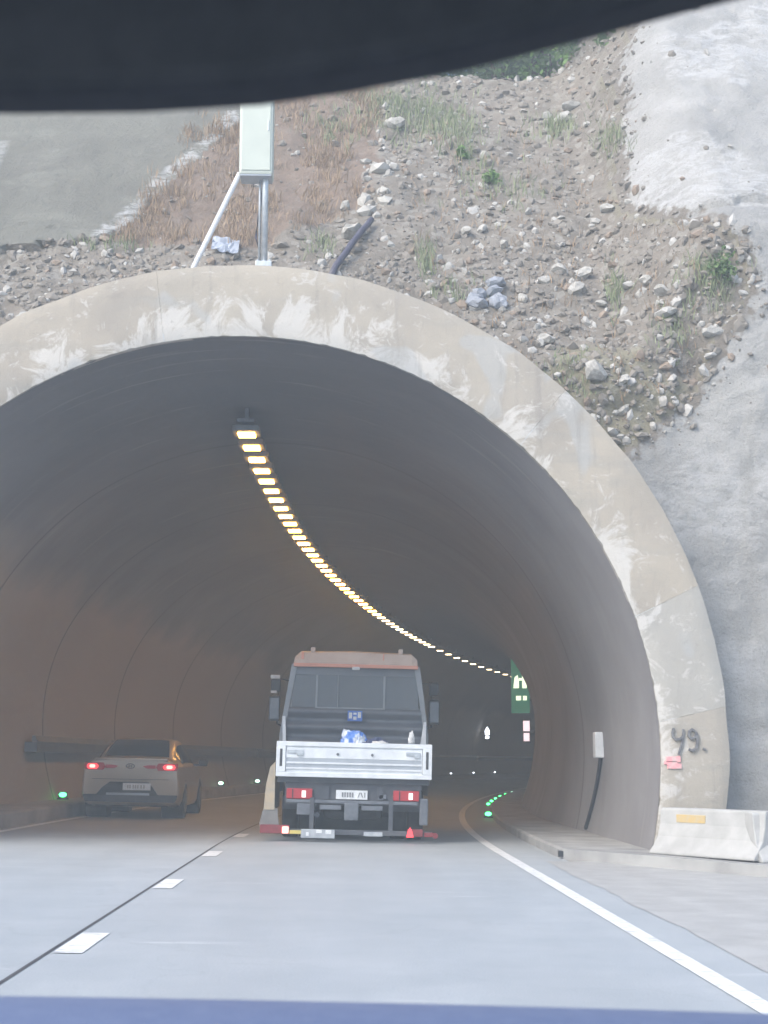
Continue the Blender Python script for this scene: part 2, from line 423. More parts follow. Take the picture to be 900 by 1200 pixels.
# ------------------------------------------------------------------ road axis
SL = .02                              # cross fall, down to the right
_ax = []                              # (x, y, heading) every half metre, s from -40
def _build_axis():
    ds = .5; x, y, h = 0.0, -40.0, 0.0
    for i in range(500):
        s = -40 + i*ds
        _ax.append((x, y, h))
        k = 0 if s < 19 else (1/175 if s < 40 else (1/245))
        hm = h + k*ds/2
        x += math.sin(hm)*ds; y += math.cos(hm)*ds; h += k*ds
_build_axis()
def ax(s):
    t = (s+40)/.5; i = max(0, min(len(_ax)-2, int(t))); f = t-i
    a, b = _ax[i], _ax[i+1]
    return tuple(a[k]*(1-f) + b[k]*f for k in range(3))
def P(s, lat, z=0.0):
    x, y, h = ax(s)
    return Vector((x + lat*math.cos(h), y - lat*math.sin(h), z - SL*lat))

def strip(name, profile, s0, s1, ds, m, parent=None, closed_ends=False):
    """sweep a (lat, z) open profile along the road axis"""
    n = max(1, int(round((s1-s0)/ds))); b = MB()
    vs = [P(s0 + (s1-s0)*i/n, l, z) for i in range(n+1) for l, z in profile]
    k = len(profile); fs = [(i*k+j, i*k+j+1, (i+1)*k+j+1, (i+1)*k+j) for i in range(n) for j in range(k-1)]
    if closed_ends: fs += [tuple(range(k)), tuple(n*k+j for j in range(k))]
    return b.add(vs, fs).build(name, m, parent)

YP = 18.0
XC, ZC, RI = -1.37, 1.22, 5.17        # bore
XO, ZO, RO = -1.34, 1.35, 5.97        # portal ring outside
SEND = 170.0

# ------------------------------------------------------------------ setting
g = MB(); g.add([(-160, -120, SL*160-.012), (160, -120, -SL*160-.012), (160, 260, -SL*160-.012), (-160, 260, SL*160-.012)], [(0, 1, 2, 3)])
tag(g.build('ground', M['ground']), kind='structure')
tag(strip('road', [(-5.3, 0), (-1.62, 0), (2.3, 0), (2.62, 0)], -38, SEND, 1, M['road']), kind='structure')
# right-hand shoulder with a ragged edge over the road
b = MB(); n = 90; vs = []
for i in range(n+1):
    s = -20 + (17.7+20)*i/n
    e = 2.34 + .09*noise.noise(Vector((s*1.7, 3, 0))) + .05*noise.noise(Vector((s*6, 8, 0)))
    vs += [P(s, e, .004), P(s, 4.6, .006), P(s, 14, .006)]
b.add(vs, [(i*3+j, i*3+j+1, i*3+j+4, i*3+j+3) for i in range(n) for j in range(2)])
tag(b.build('shoulder', M['apron']), kind='structure')
b = MB(); vs = [P(-20, -14, .002), P(-20, -5.2, .004), P(17.9, -5.2, .004), P(17.9, -14, .002)]
tag(b.add(vs, [(0, 1, 2, 3)]).build('verge', M['apron']), kind='structure')
tag(strip('edge_line', [(1.9, .005), (2.03, .005)], -20, SEND, .5, M['line']), kind='structure')
tag(strip('edge_line', [(-5.12, .005), (-4.99, .005)], -20, SEND, .5, M['line']), kind='structure')
tag(strip('road_joint', [(-1.70, .003), (-1.675, .003)], -20, SEND, .5, M['joint']), kind='structure')
for i in range(-4, 20):
    s = 9.2 + 4.35*i
    tag(strip('lane_dash', [(-1.66, .005), (-1.49, .005)], s-.5, s+.5, .25, M['line']), kind='structure')
# walkway inside the bore, running out under the barrier
tag(strip('walkway', [(2.6, -.02), (2.6, .1), (2.63, .125), (3.95, .13)], 18.2, SEND, .5, M['kerb'], closed_ends=False), kind='structure')
b = MB()
pl = [(2.6, 18.2), (2.72, 17.95), (4.45, 15.55), (7.8, 16.2), (7.8, 18.9), (3.95, 18.9), (3.95, 18.2)]
top = [(x, y, .127 - SL*x) for x, y in pl]; bot = [(x, y, -.03 - SL*x) for x, y in pl]; k = len(pl)
b.add(top+bot, [tuple(range(k))] + [(i, k+i, k+(i+1) % k, (i+1) % k) for i in range(k)])
tag(b.build('kerb', M['kerb']), kind='structure')
tag(strip('kerb', [(-5.3, -.02), (-5.3, .2), (-5.34, .23), (-6.6, .23)], 17.9, SEND, .5, M['kerb']), kind='structure')
b = MB().box(2.56, 2.66, 18.1, 18.2, .03, .1)
o = b.build('drain_outlet', M['black']); o.rotation_euler = (0, 0, 0)
o.location = (.0, .07, -.055)
tag(o, 'small dark drain opening in the end of the tunnel walkway', 'drain')

# ------------------------------------------------------------------ tunnel
tun = empty('tunnel', (XC, YP, 0))
tag(tun, 'arched concrete road tunnel with pale stained portal ring', 'tunnel')
def chi(o, parent):
    """parent keeping world placement (parents here are never scaled)"""
    o.parent = parent; o.matrix_parent_inverse = (Matrix.Translation(parent.location) @ parent.rotation_euler.to_matrix().to_4x4()).inverted()
    return o
# ring in cast blocks with fine gaps
mask = []
b = MB()
cuts = [-17.0, 4.0, 18.5, 47, 100.5, 155, 172, 197]
rnd = random.Random(3)
tones = [.1, .45, 0, .06, 0, .08, 0, .1, .1]
NR = 9
for ci in range(len(cuts)-1):
    a0, a1 = R(cuts[ci]+.012), R(cuts[ci+1]-.012)
    na = max(6, int((a1-a0)/R(.5)))
    base = len(b.v); vs = []; fs = []
    for i in range(na+1):
        a = a0 + (a1-a0)*i/na
        for j in range(NR+1):
            t = j/NR
            ri = RI + .006*noise.noise(Vector((a*14, 5, 0))) + (.03*max(0, noise.noise(Vector((a*40, 1, 2)))))
            ro = RO + .018*noise.noise(Vector((a*11, 9, 1)))
            xi, zi = XC + ri*math.cos(a), ZC + ri*math.sin(a)
            xo, zo = XO + ro*math.cos(a), ZO + ro*math.sin(a)
            x, z = xi*(1-t) + xo*t, zi*(1-t) + zo*t
            y = YP + .02*noise.noise(Vector((x*1.5, z*1.5, 0))) + (.025 if j in (0, NR) else 0)
            if z < -.12: z = -.12
            vs.append((x, y, z)); mask.append((max(0, .66*(1-t)**1.3 - .06) + .2*sstep(58, 75, math.degrees(a))*sstep(122, 105, math.degrees(a))*(1-abs(t-.45)*1.2), 0, tones[ci % len(tones)]))
        # back rim points
        vs.append((XO + RO*math.cos(a), YP+2.6, max(-.12, ZO + RO*math.sin(a)))); mask.append((0, 0, .2))
        vs.append((XC + RI*math.cos(a), YP+.12, max(-.12, ZC + RI*math.sin(a)))); mask.append((.3, 0, .2))
    w = NR+3
    for i in range(na):
        for j in range(NR): fs.append((i*w+j, i*w+j+1, (i+1)*w+j+1, (i+1)*w+j))
        fs.append((i*w+NR, i*w+NR+1, (i+1)*w+NR+1, (i+1)*w+NR))
        fs.append((i*w+NR+2, i*w, (i+1)*w, (i+1)*w+NR+2))
    b.add(vs, fs)
ring = b.build('portal_ring', M['ring'])
at = ring.data.color_attributes.new('mask', 'FLOAT_COLOR', 'POINT')
for i, c in enumerate(mask): at.data[i].color = (*c, 1)
smooth_angle(ring, 40); chi(ring, tun)
# lining
def bore(s):
    r = RI if s < 20.6 else (RI-.035 if s < 23.2 else RI-.07)
    t = sstep(23.2, 29, s)
    return r + .04*t, ZC + .8*t
b = MB(); NA = 96; A0, A1 = R(-32), R(212); ss = []
s = YP + .06
while s < SEND:
    ss.append(s); s += .5 if s < 60 else 1.0
uvs = []; vs = []
for s in ss:
    r, zc_ = bore(s)
    for j in range(NA+1):
        a = A0 + (A1-A0)*j/NA
        q = r + .012*noise.noise(Vector((a*3, s*.5, 0)))
        lat, z = XC + q*math.cos(a), zc_ + q*math.sin(a)*(1 - (.16*(zc_-ZC)/.8 if a > 0 and a < PI else 0))
        p = P(s, lat, 0); vs.append((p.x, p.y, z)); uvs.append((a*RI, s+.0))
k = NA+1
b.add(vs, [(i*k+j, i*k+j+1, (i+1)*k+j+1, (i+1)*k+j) for i in range(len(ss)-1) for j in range(NA)])
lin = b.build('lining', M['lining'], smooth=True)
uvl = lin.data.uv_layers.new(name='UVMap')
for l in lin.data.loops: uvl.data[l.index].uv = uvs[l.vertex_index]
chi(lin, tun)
# marks sprayed on the ring
def ribbon(b, pts, w, y):
    for i_, ((x0, z0), (x1, z1)) in enumerate(zip(pts, pts[1:])):
        d = Vector((x1-x0, z1-z0)); L = d.length or 1e-4; d /= L; nx, nz = -d.y*w/2, d.x*w/2
        e = d*w*.35
        b.prism_y([(x0-e.x+nx, z0-e.y+nz), (x1+e.x+nx, z1+e.y+nz), (x1+e.x-nx, z1+e.y-nz), (x0-e.x-nx, z0-e.y-nz)], y-.0012*i_, y+.03)
def zp(zx, zy): return (3.93 + (740+zx/5.22-787)/97.5, 1.44 - (820+zy/5.22-860)/95.5)
b = MB()
for st in ([(258,180),(250,205),(252,228),(272,246),(296,240),(314,225)], [(318,188),(314,230),(306,270),(286,330)],
           [(392,196),(372,184),(354,196),(350,222),(366,240),(388,230),(398,206),(402,250),(396,292),(372,312),(352,304)], [(440,300),(450,304)]):
    ribbon(b, [zp(*q) for q in st], .027, YP-.024)
o = b.build('painted_number', M['spray']); chi(o, tun)
b = MB()
o = b.build('faint_smudge', M['spray_faint']); chi(o, tun)
b = MB()
for x0, x1, z0, z1 in ((205,295,345,380),(195,275,372,392),(212,300,388,418)):
    (xa, za), (xb, zb) = zp(x0, z1), zp(x1, z0); b.box(xa, xb, YP-.026, YP+.01, za, zb, .004)
o = b.build('paint_patch', M['pink']); chi(o, tun)

# ------------------------------------------------------------------ hillside
def hill_base(x, z):
    zb = 6.4 + 2.0*sstep(3.6, 5.4, x)
    k = .92 - .15*sstep(3.8, 5.5, x)
    zc = 13.75 + 2.4*sstep(3.9, 5.2, x) + 4*sstep(1., -1., x)
    y = 18.4 + .12*min(z, zb)
    if z > zb: y += k*(min(z, zc)-zb)
    if z > zc: y += 2.6*(z-zc)
    return y
def inpoly(x, z, poly):
    c = False; j = len(poly)-1
    for i in range(len(poly)):
        xi, zi = poly[i]; xj, zj = poly[j]
        if (zi > z) != (zj > z) and x < (xj-xi)*(z-zi)/(zj-zi)+xi: c = not c
        j = i
    return c
def fbm(x, y, z, o=5, h=.5):
    v = 0; a = 1
    for i in range(o):
        v += a*noise.noise(Vector((x, y, z))); x *= 2.03; y *= 2.03; z *= 2.03; a *= h
    return v
LEFT = [(-40, 26), (-1.2, 26), (-1.97, 14.65), (-1.91, 12.24), (-2.72, 10.69), (-3.55, 8.9), (-4.3, 8.77), (-5.46, 8.57), (-9, 8.3), (-40, 8)]
RIGHT = [(5.2, 26), (4.9, 15), (4.75, 13.35), (4.35, 12.95), (4.5, 12.3), (4.26, 11.12), (4.12, 9.44), (4.43, 8.94), (5.03, 8.5), (5.35, 8.1), (5.4, 7.34), (4.87, 6.71), (4.65, 6.09), (4.22, 5.61), (3.9, 5.3), (3.4, 4.9), (3.2, 4.4), (2, 2), (2, -2), (40, -2), (40, 26)]
WHITE = [(4.6, 10.6), (5.41, 10.45), (6.1, 9.7), (5.9, 8.7), (4.5, 8.95), (4.35, 9.95)]
WHITE2 = [(5.0, 12.95), (6.05, 13.3), (7.5, 14.3), (9, 13.5), (7.5, 12.6), (6.1, 11.6), (5.37, 11.98)]
WHITE3 = [(3.6, 4.6), (4.6, 5.0), (6.5, 5.2), (6.8, 4.3), (5, 3.9), (4.2, 4.0)]
BROWN = [(-3.2, 10.6), (-2.2, 13.5), (.6, 13.5), (.5, 10.8), (.1, 9.6), (-1.4, 8.7), (-3.6, 8.8)]
OLIVE = [(2.2, 5.6), (3.0, 6.7), (4.03, 6.6), (4.6, 5.8), (3.74, 4.9), (3.0, 5.0)]
ROCK = [(.25, 10.98), (.9, 11.12), (1.05, 10.16), (.2, 9.5)]
def rng(a, b, st):
    o = []; t = a
    while t < b: o.append(t); t += st
    return o
XS = [-60, -45, -34, -26, -20, -16, -13, -11] + rng(-9.6, 8.6, .085) + [9, 10, 12, 15, 19, 25, 34, 45, 60]
ZS = rng(-.4, 16, .085) + [16.4, 17, 18, 19.5, 21.5, 24]
nx, nz = len(XS), len(ZS)
hv = []; hm = []; reg = []
HY = {}
for i, x in enumerate(XS):
    for j, z in enumerate(ZS):
        jx = .10*fbm(x*1.6, z*1.6, 3, 3); jz = .10*fbm(x*1.6, z*1.6, 9, 3)
        if inpoly(x+jx, z+jz, LEFT): rg = 1
        elif inpoly(x+jx, z+jz, RIGHT): rg = 2
        else: rg = 0
        y = hill_base(x, z)
        if rg == 0:
            y += .16*fbm(x*.9, z*.9, 1, 3) + .06*fbm(x*3.1, z*3.1, 5, 4, .6)
            cell = noise.voronoi(Vector((x*2.6, z*2.6, 4)))[0][0]
            y += .05*(cell-.3)
        elif rg == 1:
            y += .03*fbm(x*.7, z*.7, 2, 4) + .035*fbm(x*3, z*3, 6, 4, .65) - .05 + (.10 if z < 9.15+.1*math.sin(x*2) else 0)*-1
        else:
            y += .09*fbm(x*.8, z*.8, 7, 4) + .05*fbm(x*3.2, z*3.2, 3, 4, .65) - .06
            if abs(z-8.85+.06*math.sin(x*3)) < .06 and x > 4.2: y += .10
        hv.append((x, y, z)); HY[(i, j)] = y; reg.append(rg)
        br = 1.0 if inpoly(x+jx*2, z+jz*2, BROWN) else 0.
        wh = 1.0 if (inpoly(x+jx*2, z+jz*2, WHITE) or inpoly(x+jx*3, z+jz*2, WHITE2)) else (.55 if inpoly(x+jx*3, z+jz*3, WHITE3) else 0.)
        ol = 1.0 if inpoly(x+jx*2, z+jz*2, OLIVE) else 0.
        if rg == 2 and z > 4.2:
            ol = sum(1 for q in range(8) for rr_ in (.22, .42) if not inpoly(x+jx+rr_*math.cos(q*PI/4), z+jz+rr_*math.sin(q*PI/4), RIGHT))/8.
            if z < 5.6: ol *= max(0., (z-4.2)/1.4)
        if rg == 1:
            for (xa, za), (xb, zb_) in (((-1.91, 12.24), (-2.72, 10.69)), ((-2.72, 10.69), (-3.55, 8.9))):
                tt = max(0, min(1, ((x-xa)*(xb-xa)+(z-za)*(zb_-za))/((xb-xa)**2+(zb_-za)**2)))
                if math.hypot(x-xa-tt*(xb-xa), z-za-tt*(zb_-za)) < .28 + jx: wh = .9
        if rg == 1 and x < -5.75 and 8.9 < z < 11.5: wh = .6
        hm.append((br, wh, ol))
def hill_pt(x, z):
    """point on the built surface"""
    import bisect
    i = max(0, min(nx-2, bisect.bisect_right(XS, x)-1)); j = max(0, min(nz-2, bisect.bisect_right(ZS, z)-1))
    fx = (x-XS[i])/(XS[i+1]-XS[i]); fz = (z-ZS[j])/(ZS[j+1]-ZS[j])
    y = (HY[i, j]*(1-fx)+HY[i+1, j]*fx)*(1-fz) + (HY[i, j+1]*(1-fx)+HY[i+1, j+1]*fx)*fz
    return Vector((x, y, z))
def hill_rg(x, z):
    import bisect
    i = max(0, min(nx-2, bisect.bisect_right(XS, x)-1)); j = max(0, min(nz-2, bisect.bisect_right(ZS, z)-1))
    return reg[i*nz+j]
def hole(x, z): return math.hypot(x-XO, z-ZO) < 5.72
sets = {0: [], 1: [], 2: []}
for i in range(nx-1):
    for j in range(nz-1):
        ids = (i*nz+j, (i+1)*nz+j, (i+1)*nz+j+1, i*nz+j+1)
        cx, cz = (XS[i]+XS[i+1])/2, (ZS[j]+ZS[j+1])/2
        if hole(cx, cz): continue
        sets[reg[ids[0]]].append(ids)
def hill_obj(name, faces, m):
    used = sorted({i for f in faces for i in f}); mp = {v: k for k, v in enumerate(used)}
    me = bpy.data.meshes.new(name); me.from_pydata([hv[i] for i in used], [], [tuple(mp[i] for i in f) for f in faces]); me.update()
    at = me.color_attributes.new('mask', 'FLOAT_COLOR', 'POINT')
    for k, i in enumerate(used): at.data[k].color = (*hm[i], 1)
    return link(name, me, m, smooth=True)
tag(hill_obj('hillside', sets[0], hill_mat('rubble_soil', 'rubble')), kind='structure')
tag(hill_obj('retaining_wall', sets[1], hill_mat('olive_shotcrete', 'left')), 'olive grey sprayed concrete wall high on the slope beside the mast', 'wall')
tag(hill_obj('retaining_wall', sets[2], hill_mat('pale_shotcrete', 'right')), 'pale grey sprayed concrete face with white patches right of the portal', 'wall')

# stones ------------------------------------------------------------
def stone_shape(seed, sub=1, flat=.7):
    rr = random.Random(seed); bm = bmesh.new(); bmesh.ops.create_icosphere(bm, subdivisions=sub, radius=1)
    sx, sy, sz = rr.uniform(.8, 1.3), rr.uniform(.7, 1.1), rr.uniform(.5, .9)*flat/.7
    for v in bm.verts:
        d = 1 + .35*noise.noise(v.co*1.3 + Vector((seed*3.1, 0, 0))) + rr.uniform(-.12, .12)
        v.co = Vector((v.co.x*sx*d, v.co.y*sy*d, v.co.z*sz*d))
    return bm
protos = []
for k in range(10):
    bm = stone_shape(k, 1); bm.verts.index_update()
    protos.append(([v.co.copy() for v in bm.verts], [[v.index for v in f.verts] for f in bm.faces])); bm.free()
def scatter_stones(name, n, m, size, accept, seed):
    rr = random.Random(seed); b = MB(); c = 0; tries = 0
    while c < n and tries < n*30:
        tries += 1
        x, z = rr.uniform(-8.5, 6), rr.uniform(4.9, 14.6)
        if hole(x, z) or math.hypot(x-XO, z-ZO) < 5.85 or not accept(x, z, rr): continue
        p = hill_pt(x, z); s = size*(rr.random()**3*1.5+.3)
        q = Matrix.Translation(p) @ Matrix.Rotation(rr.uniform(0, 6.3), 4, Vector((rr.gauss(0, 1), rr.gauss(0, 1), rr.gauss(0, 1))).normalized()) @ Matrix.Scale(s, 4)
        vs, fs = rr.choice(protos)
        b.add([q @ v for v in vs], fs); c += 1
    o = b.build(name, m); return tag(o, kind='stuff')
def acc(x, z, rr):
    if hill_rg(x, z) != 0: return z > 5.1 and hill_rg(x, z) == 2 and (rr.random() < .012 or (rr.random() < .5 and hill_rg(x-.22, z) == 0) or (rr.random() < .3 and hill_rg(x-.3, z+.15) == 0))
    if inpoly(x, z, BROWN) and not inpoly(x, z, ROCK): return rr.random() < .1
    d = 1.0 if (z < 8.9 and x > -.5) else .5
    if x < -2 and z < 8.9: d = .9
    return rr.random() < d
scatter_stones('rubble', 7000, mat('rubble_grey', (.25, .228, .2), (.195, .175, .152), 2, .9, 0, .3), .05, acc, 1)
scatter_stones('rubble', 1500, mat('rubble_pale', (.45, .44, .42), (.36, .345, .32), 2, .9, 0, .3), .055, acc, 2)
scatter_stones('rubble', 700, mat('rubble_brown', (.29, .23, .18), (.24, .19, .15), 2, .9, 0, .3), .055, acc, 4)
def accrock(x, z, rr): return inpoly(x, z, ROCK)
scatter_stones('rubble', 170, M['stone'], .11, accrock, 5)
big = [(4.36, 7.52, .15), (4.31, 7.14, .17), (4.93, 6.83, .16), (3.66, 6.11, .12), (3.28, 6.21, .19), (2.71, 6.81, .16), (.76, 12.07, .2),
       (-.06, 9.74, .13), (2.49, 7.64, .12), (3.11, 8.24, .16), (4.25, 7.83, .13), (2.06, 9.23, .13), (1.79, 9.15, .13), (4.03, 9.59, .14),
       (2.35, 8.79, .11), (3.94, 12.59, .2), (3.42, 8.21, .17), (3.61, 7.56, .12), (2.88, 8.02, .12), (3.29, 7.83, .15), (.08, 9.06, .24), (3.79, 12.31, .17), (3.66, 5.72, .09)]
special = {0: 'white blocky stone, upper of the pair right of the rubble slope', 1: 'white blocky stone, lower of the pair right of the rubble slope',
           2: 'flat grey stone at the edge of the pale sprayed concrete', 4: 'long white slab stone lying near the outer edge of the portal ring',
           6: 'bright white stone in the grass high above the portal', 7: 'small yellowish white stone in the brown grass right of the mast',
           5: 'rounded pale stone just above the shoulder of the portal ring', 20: 'wide pale stone lying beside the dark hose'}
for k, (x, z, s) in enumerate(big):
    bm = stone_shape(40+k, 2); me = bpy.data.meshes.new('stone'); bm.to_mesh(me); bm.free()
    o = link('stone', me, M['stone']); o.location = hill_pt(x, z) + Vector((0, -s*.25, 0)); o.scale = (s*.95, s*.8, s*.75)
    o.rotation_euler = (random.uniform(-.5, .5), random.uniform(-.7, .7), random.uniform(0, 6))
    tag(o, special.get(k, 'pale angular stone among the rubble above the portal ring'), 'stone', 'pale stones on the slope')
for k in range(9):
    x, z = 1.98 + random.uniform(-.26, .26), 7.73 + random.uniform(-.24, .24)
    s = random.uniform(.1, .17)
    bm = stone_shape(90+k, 2); me = bpy.data.meshes.new('stone'); bm.to_mesh(me); bm.free()
    o = link('stone', me, M['stone_blue']); o.location = hill_pt(x, z) + Vector((0, -.06, 0)); o.scale = (s, s*.8, s*.8)
    o.rotation_euler = (random.uniform(-.5, .5), random.uniform(-.7, .7), random.uniform(0, 6))
    tag(o, 'blue grey stone in the small heap above the portal ring', 'stone', 'blue grey stones in a heap')

# grass and weeds -----------------------------------------------------
def blades(b, root, n, h, spread, rr, w=.006, lean=.35):
    for _ in range(n):
        p = root + Vector((rr.gauss(0, spread), rr.gauss(0, spread*.4)-.02, rr.gauss(0, spread*.5)))
        hh = h*rr.uniform(.5, 1.2); d = Vector((rr.gauss(0, lean), rr.gauss(-.15, lean*.6), 1)).normalized()
        sd = Vector((math.cos(rr.uniform(0, 3.1)), .5, 0)).normalized()*w*rr.uniform(.6, 1.4)
        m_ = p + d*hh*.55; t = p + d*hh + Vector((rr.gauss(0, .12), rr.gauss(0, .1), -.12))*hh
        b.add([p-sd, p+sd, m_+sd*.7, m_-sd*.7, t], [(0, 1, 2, 3), (3, 2, 4)])
rr = random.Random(11)
b = MB(); c = 0
while c < 1000:
    x, z = rr.uniform(-3.7, .9), rr.uniform(8.7, 13.6)
    if not inpoly(x, z, BROWN) or inpoly(x, z, ROCK) or rr.random() > .35 + fbm(x*1.5, z*1.5, 2, 2): continue
    blades(b, hill_pt(x, z), 5, .24, .06, rr, .006); c += 1
for _ in range(260):
    x, z = rr.uniform(1, 4.8), rr.uniform(5.5, 12)
    if hill_rg(x, z) == 0 and not hole(x, z): blades(b, hill_pt(x, z), 4, .2, .05, rr, .006)
tag(b.build('dry_grass', M['dry']), kind='stuff')
b = MB()
for cx, cz, sx, sz, n, h in ((1.3, 12.3, .7, .9, 150, .4), (1.95, 11.6, .4, 1.0, 90, .45), (.7, 12.6, .6, .6, 80, .35), (3.6, 11.9, .5, .45, 60, .4), (1.15, 8.4, .12, .4, 26, .5),
                             (3.85, 7.7, .15, .4, 26, .45), (-.4, 8.7, .2, .25, 20, .35), (4.9, 7.5, .35, .4, 80, .35), (1.5, 7.7, .4, .3, 26, .3), (4.4, 6.8, .4, .4, 40, .25), (2.6, 10.2, .8, .8, 60, .3),
                             (3.0, 6.2, .5, .4, 40, .22), (-3.6, 8.7, .6, .1, 24, .3), (4.3, 11.2, .2, .7, 40, .4), (-.2, 12, .6, .8, 60, .35)):
    for _ in range(n):
        x, z = rr.gauss(cx, sx*.5), rr.gauss(cz, sz*.5)
        if hole(x, z) or z < 5: continue
        blades(b, hill_pt(x, z), 4, h*.75, .05, rr, .006, .3)
tag(b.build('green_weeds', M['weed']), kind='stuff')
def leaf_clump(n, rx, ry, rz, ls, rr, lobes=6):
    b = MB(); cs = [(rr.uniform(-.6, .6)*rx, rr.uniform(-.6, .6)*ry, rr.uniform(.25, .8)*rz, rr.uniform(.3, .55)) for _ in range(lobes)]
    for _ in range(n):
        cx, cy, cz, cr = rr.choice(cs)
        d = Vector((rr.gauss(0, 1), rr.gauss(0, 1), rr.gauss(0, 1))).normalized()*rr.random()**.45
        p = Vector((cx + d.x*cr*rx, cy + d.y*cr*ry, max(.02, cz + d.z*cr*rz)))
        u = Vector((rr.gauss(0, 1), rr.gauss(0, 1), rr.gauss(0, .6))).normalized(); w = u.cross(Vector((rr.gauss(0, 1), rr.gauss(0, 1), 1))).normalized()
        s = ls*rr.uniform(.6, 1.4)
        b.add([p-u*s, p+w*s*.45, p+u*s, p-w*s*.45], [(0, 1, 2, 3)])
    return b
for (x, z, s, lb) in ((2.32, 10.49, .2, 'small bright green leafy plant in the middle of the slope'), (1.89, 11.18, .17, 'small bright green plant higher up the slope above the portal'),
                      (5.04, 7.58, .36, 'low green shrub at the edge of the pale concrete face')):
    t = empty('plant', hill_pt(x, z) + Vector((0, -.05, -.05))); tag(t, lb, 'plant')
    leaf_clump(260 if s < .3 else 420, s, s*.7, s*1.1, .035, rr).build('foliage', M['leaf_bright'] if s < .3 else M['leaf'], t)
    st = MB()
    for q in range(4): st.tube([(0, 0, -.03), (rr.uniform(-.5, .5)*s, rr.uniform(-.3, .3)*s, s*.8)], [.008, .004], 5)
    st.build('stem', M['bark'], t)
bush_labels = ['large shaded bush behind the crest row, furthest from the concrete', 'large shaded bush in the middle behind the crest row', 'large shaded bush behind the crest row, closest to the concrete', 'dark green bush on the crest, furthest from the pale concrete', 'green bush on the crest beside the dark leafy one', 'bright green bush in the middle of the crest row',
               'tall leafy bush on the crest close to the pale concrete', 'small bush with bare twigs where the crest meets the concrete', 'leafy bush behind the others on the crest']
for k, (x, y, z, s) in enumerate(((1.2, 28.6, 13.9, 2.0), (2.6, 29.2, 13.9, 2.2), (4.1, 29.4, 14.2, 2.2), (1.6, 27.4, 13.85, 1.3), (2.8, 27.2, 13.85, 1.1), (3.7, 27.3, 13.85, 1.2), (4.6, 28.2, 14.1, 1.35), (4.75, 25.6, 13.75, .5), (3.4, 29.6, 14.5, 1.8))):
    t = empty('bush', (x, hill_base(x, z)+.5 if 3 <= k != 8 else y, z)); tag(t, bush_labels[k], 'bush', 'bushes along the crest')
    t.location.y = max(t.location.y, 25.6 if k != 7 else 24.6)
    leaf_clump(1300 if k != 7 else 160, s, s*.8, s*1.25, .075, rr, 8).build('foliage', M['leaf_bright'] if k in (5,) else M['leaf'], t)
    st = MB()
    for q in range(6): st.tube([(0, 0, -.5), (rr.uniform(-.2, .2)*s, 0, s*.4), (rr.uniform(-.7, .7)*s, rr.uniform(-.4, .4)*s, s*1.2)], [.04, .025, .01], 6)
    st.build('trunk', M['bark'], t)

# hose
pts = [hill_pt(-.26+.61*t, 8.1+1.24*t) + Vector((0, -.12-.08*math.sin(t*3), 0)) for t in [i/8 for i in range(9)]]
pts[0].y -= .25; pts[0].z -= .15
tag(MB().tube(pts, .05, 8).build('hose', M['pipe'], smooth=True), 'dark purple hose sticking up from behind the portal ring', 'hose')
# rag by the mast foot
bm = bmesh.new(); bmesh.ops.create_grid(bm, x_segments=10, y_segments=6, size=.2)
for v in bm.verts: v.co.z = .06*fbm(v.co.x*9, v.co.y*9, 2, 3)
me = bpy.data.meshes.new('rag'); bm.to_mesh(me); bm.free()
o = link('rag', me, mat('bluish_rag', (.3, .34, .42), (.42, .45, .5), 6, .9)); o.location = hill_pt(-1.84, 8.73) + Vector((0, -.12, 0)); o.rotation_euler = (R(50), .1, .1)
o.modifiers.new('thick', 'SOLIDIFY').thickness = .012
tag(o, 'crumpled bluish rag on the rubble between the mast and its brace', 'rag')

# mast -----------------------------------------------------------------
zt = ZO + RO
t = empty('mast', (-1.09, 18.35, zt-.02)); tag(t, 'steel mast carrying a pale green box above the portal ring', 'mast')
MB().tube([(0, 0, 0), (0, 0, 2.6)], .042, 12).tube([(-.07, .06, 0), (-.07, .06, 2.4)], .018, 8).build('pole', M['galv'], t, True)
bb = MB().box(-.11, .1, -.1, .1, 0, .16, .008); [bb.tube([(x, y, .16), (x, y, .185)], .014, 6) for x in (-.08, .07) for y in (-.07, .07)]
bb.build('base_plate', M['galv'], t)
MB().box(-.335, .1, -.16, .16, 1.31, 2.72, .03).build('equipment_box', M['pale_green'], t)
dr_ = MB().box(-.305, .07, -.172, -.16, 1.36, 2.68, .006).build('box_door', M['pale_green'], t)
MB().box(.03, .05, -.182, -.172, 1.9, 2.04, .003).build('handle', M['galv'], dr_)
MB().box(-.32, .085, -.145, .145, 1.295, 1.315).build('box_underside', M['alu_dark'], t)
MB().tube([(-.93, -.05, .02), (-.33, -.05, 1.36)], .034, 10).box(-1.03, -.84, -.13, .03, -.02, .025, .005).build('brace', M['white_paint'], t)
MB().tube([(-.03, .05, 1.2), (-.09, .09, .8), (-.12, .1, .55), (-.06, .07, .3), (-.1, .1, .1)], .016, 6).build('cable', M['pipe'], t, True)

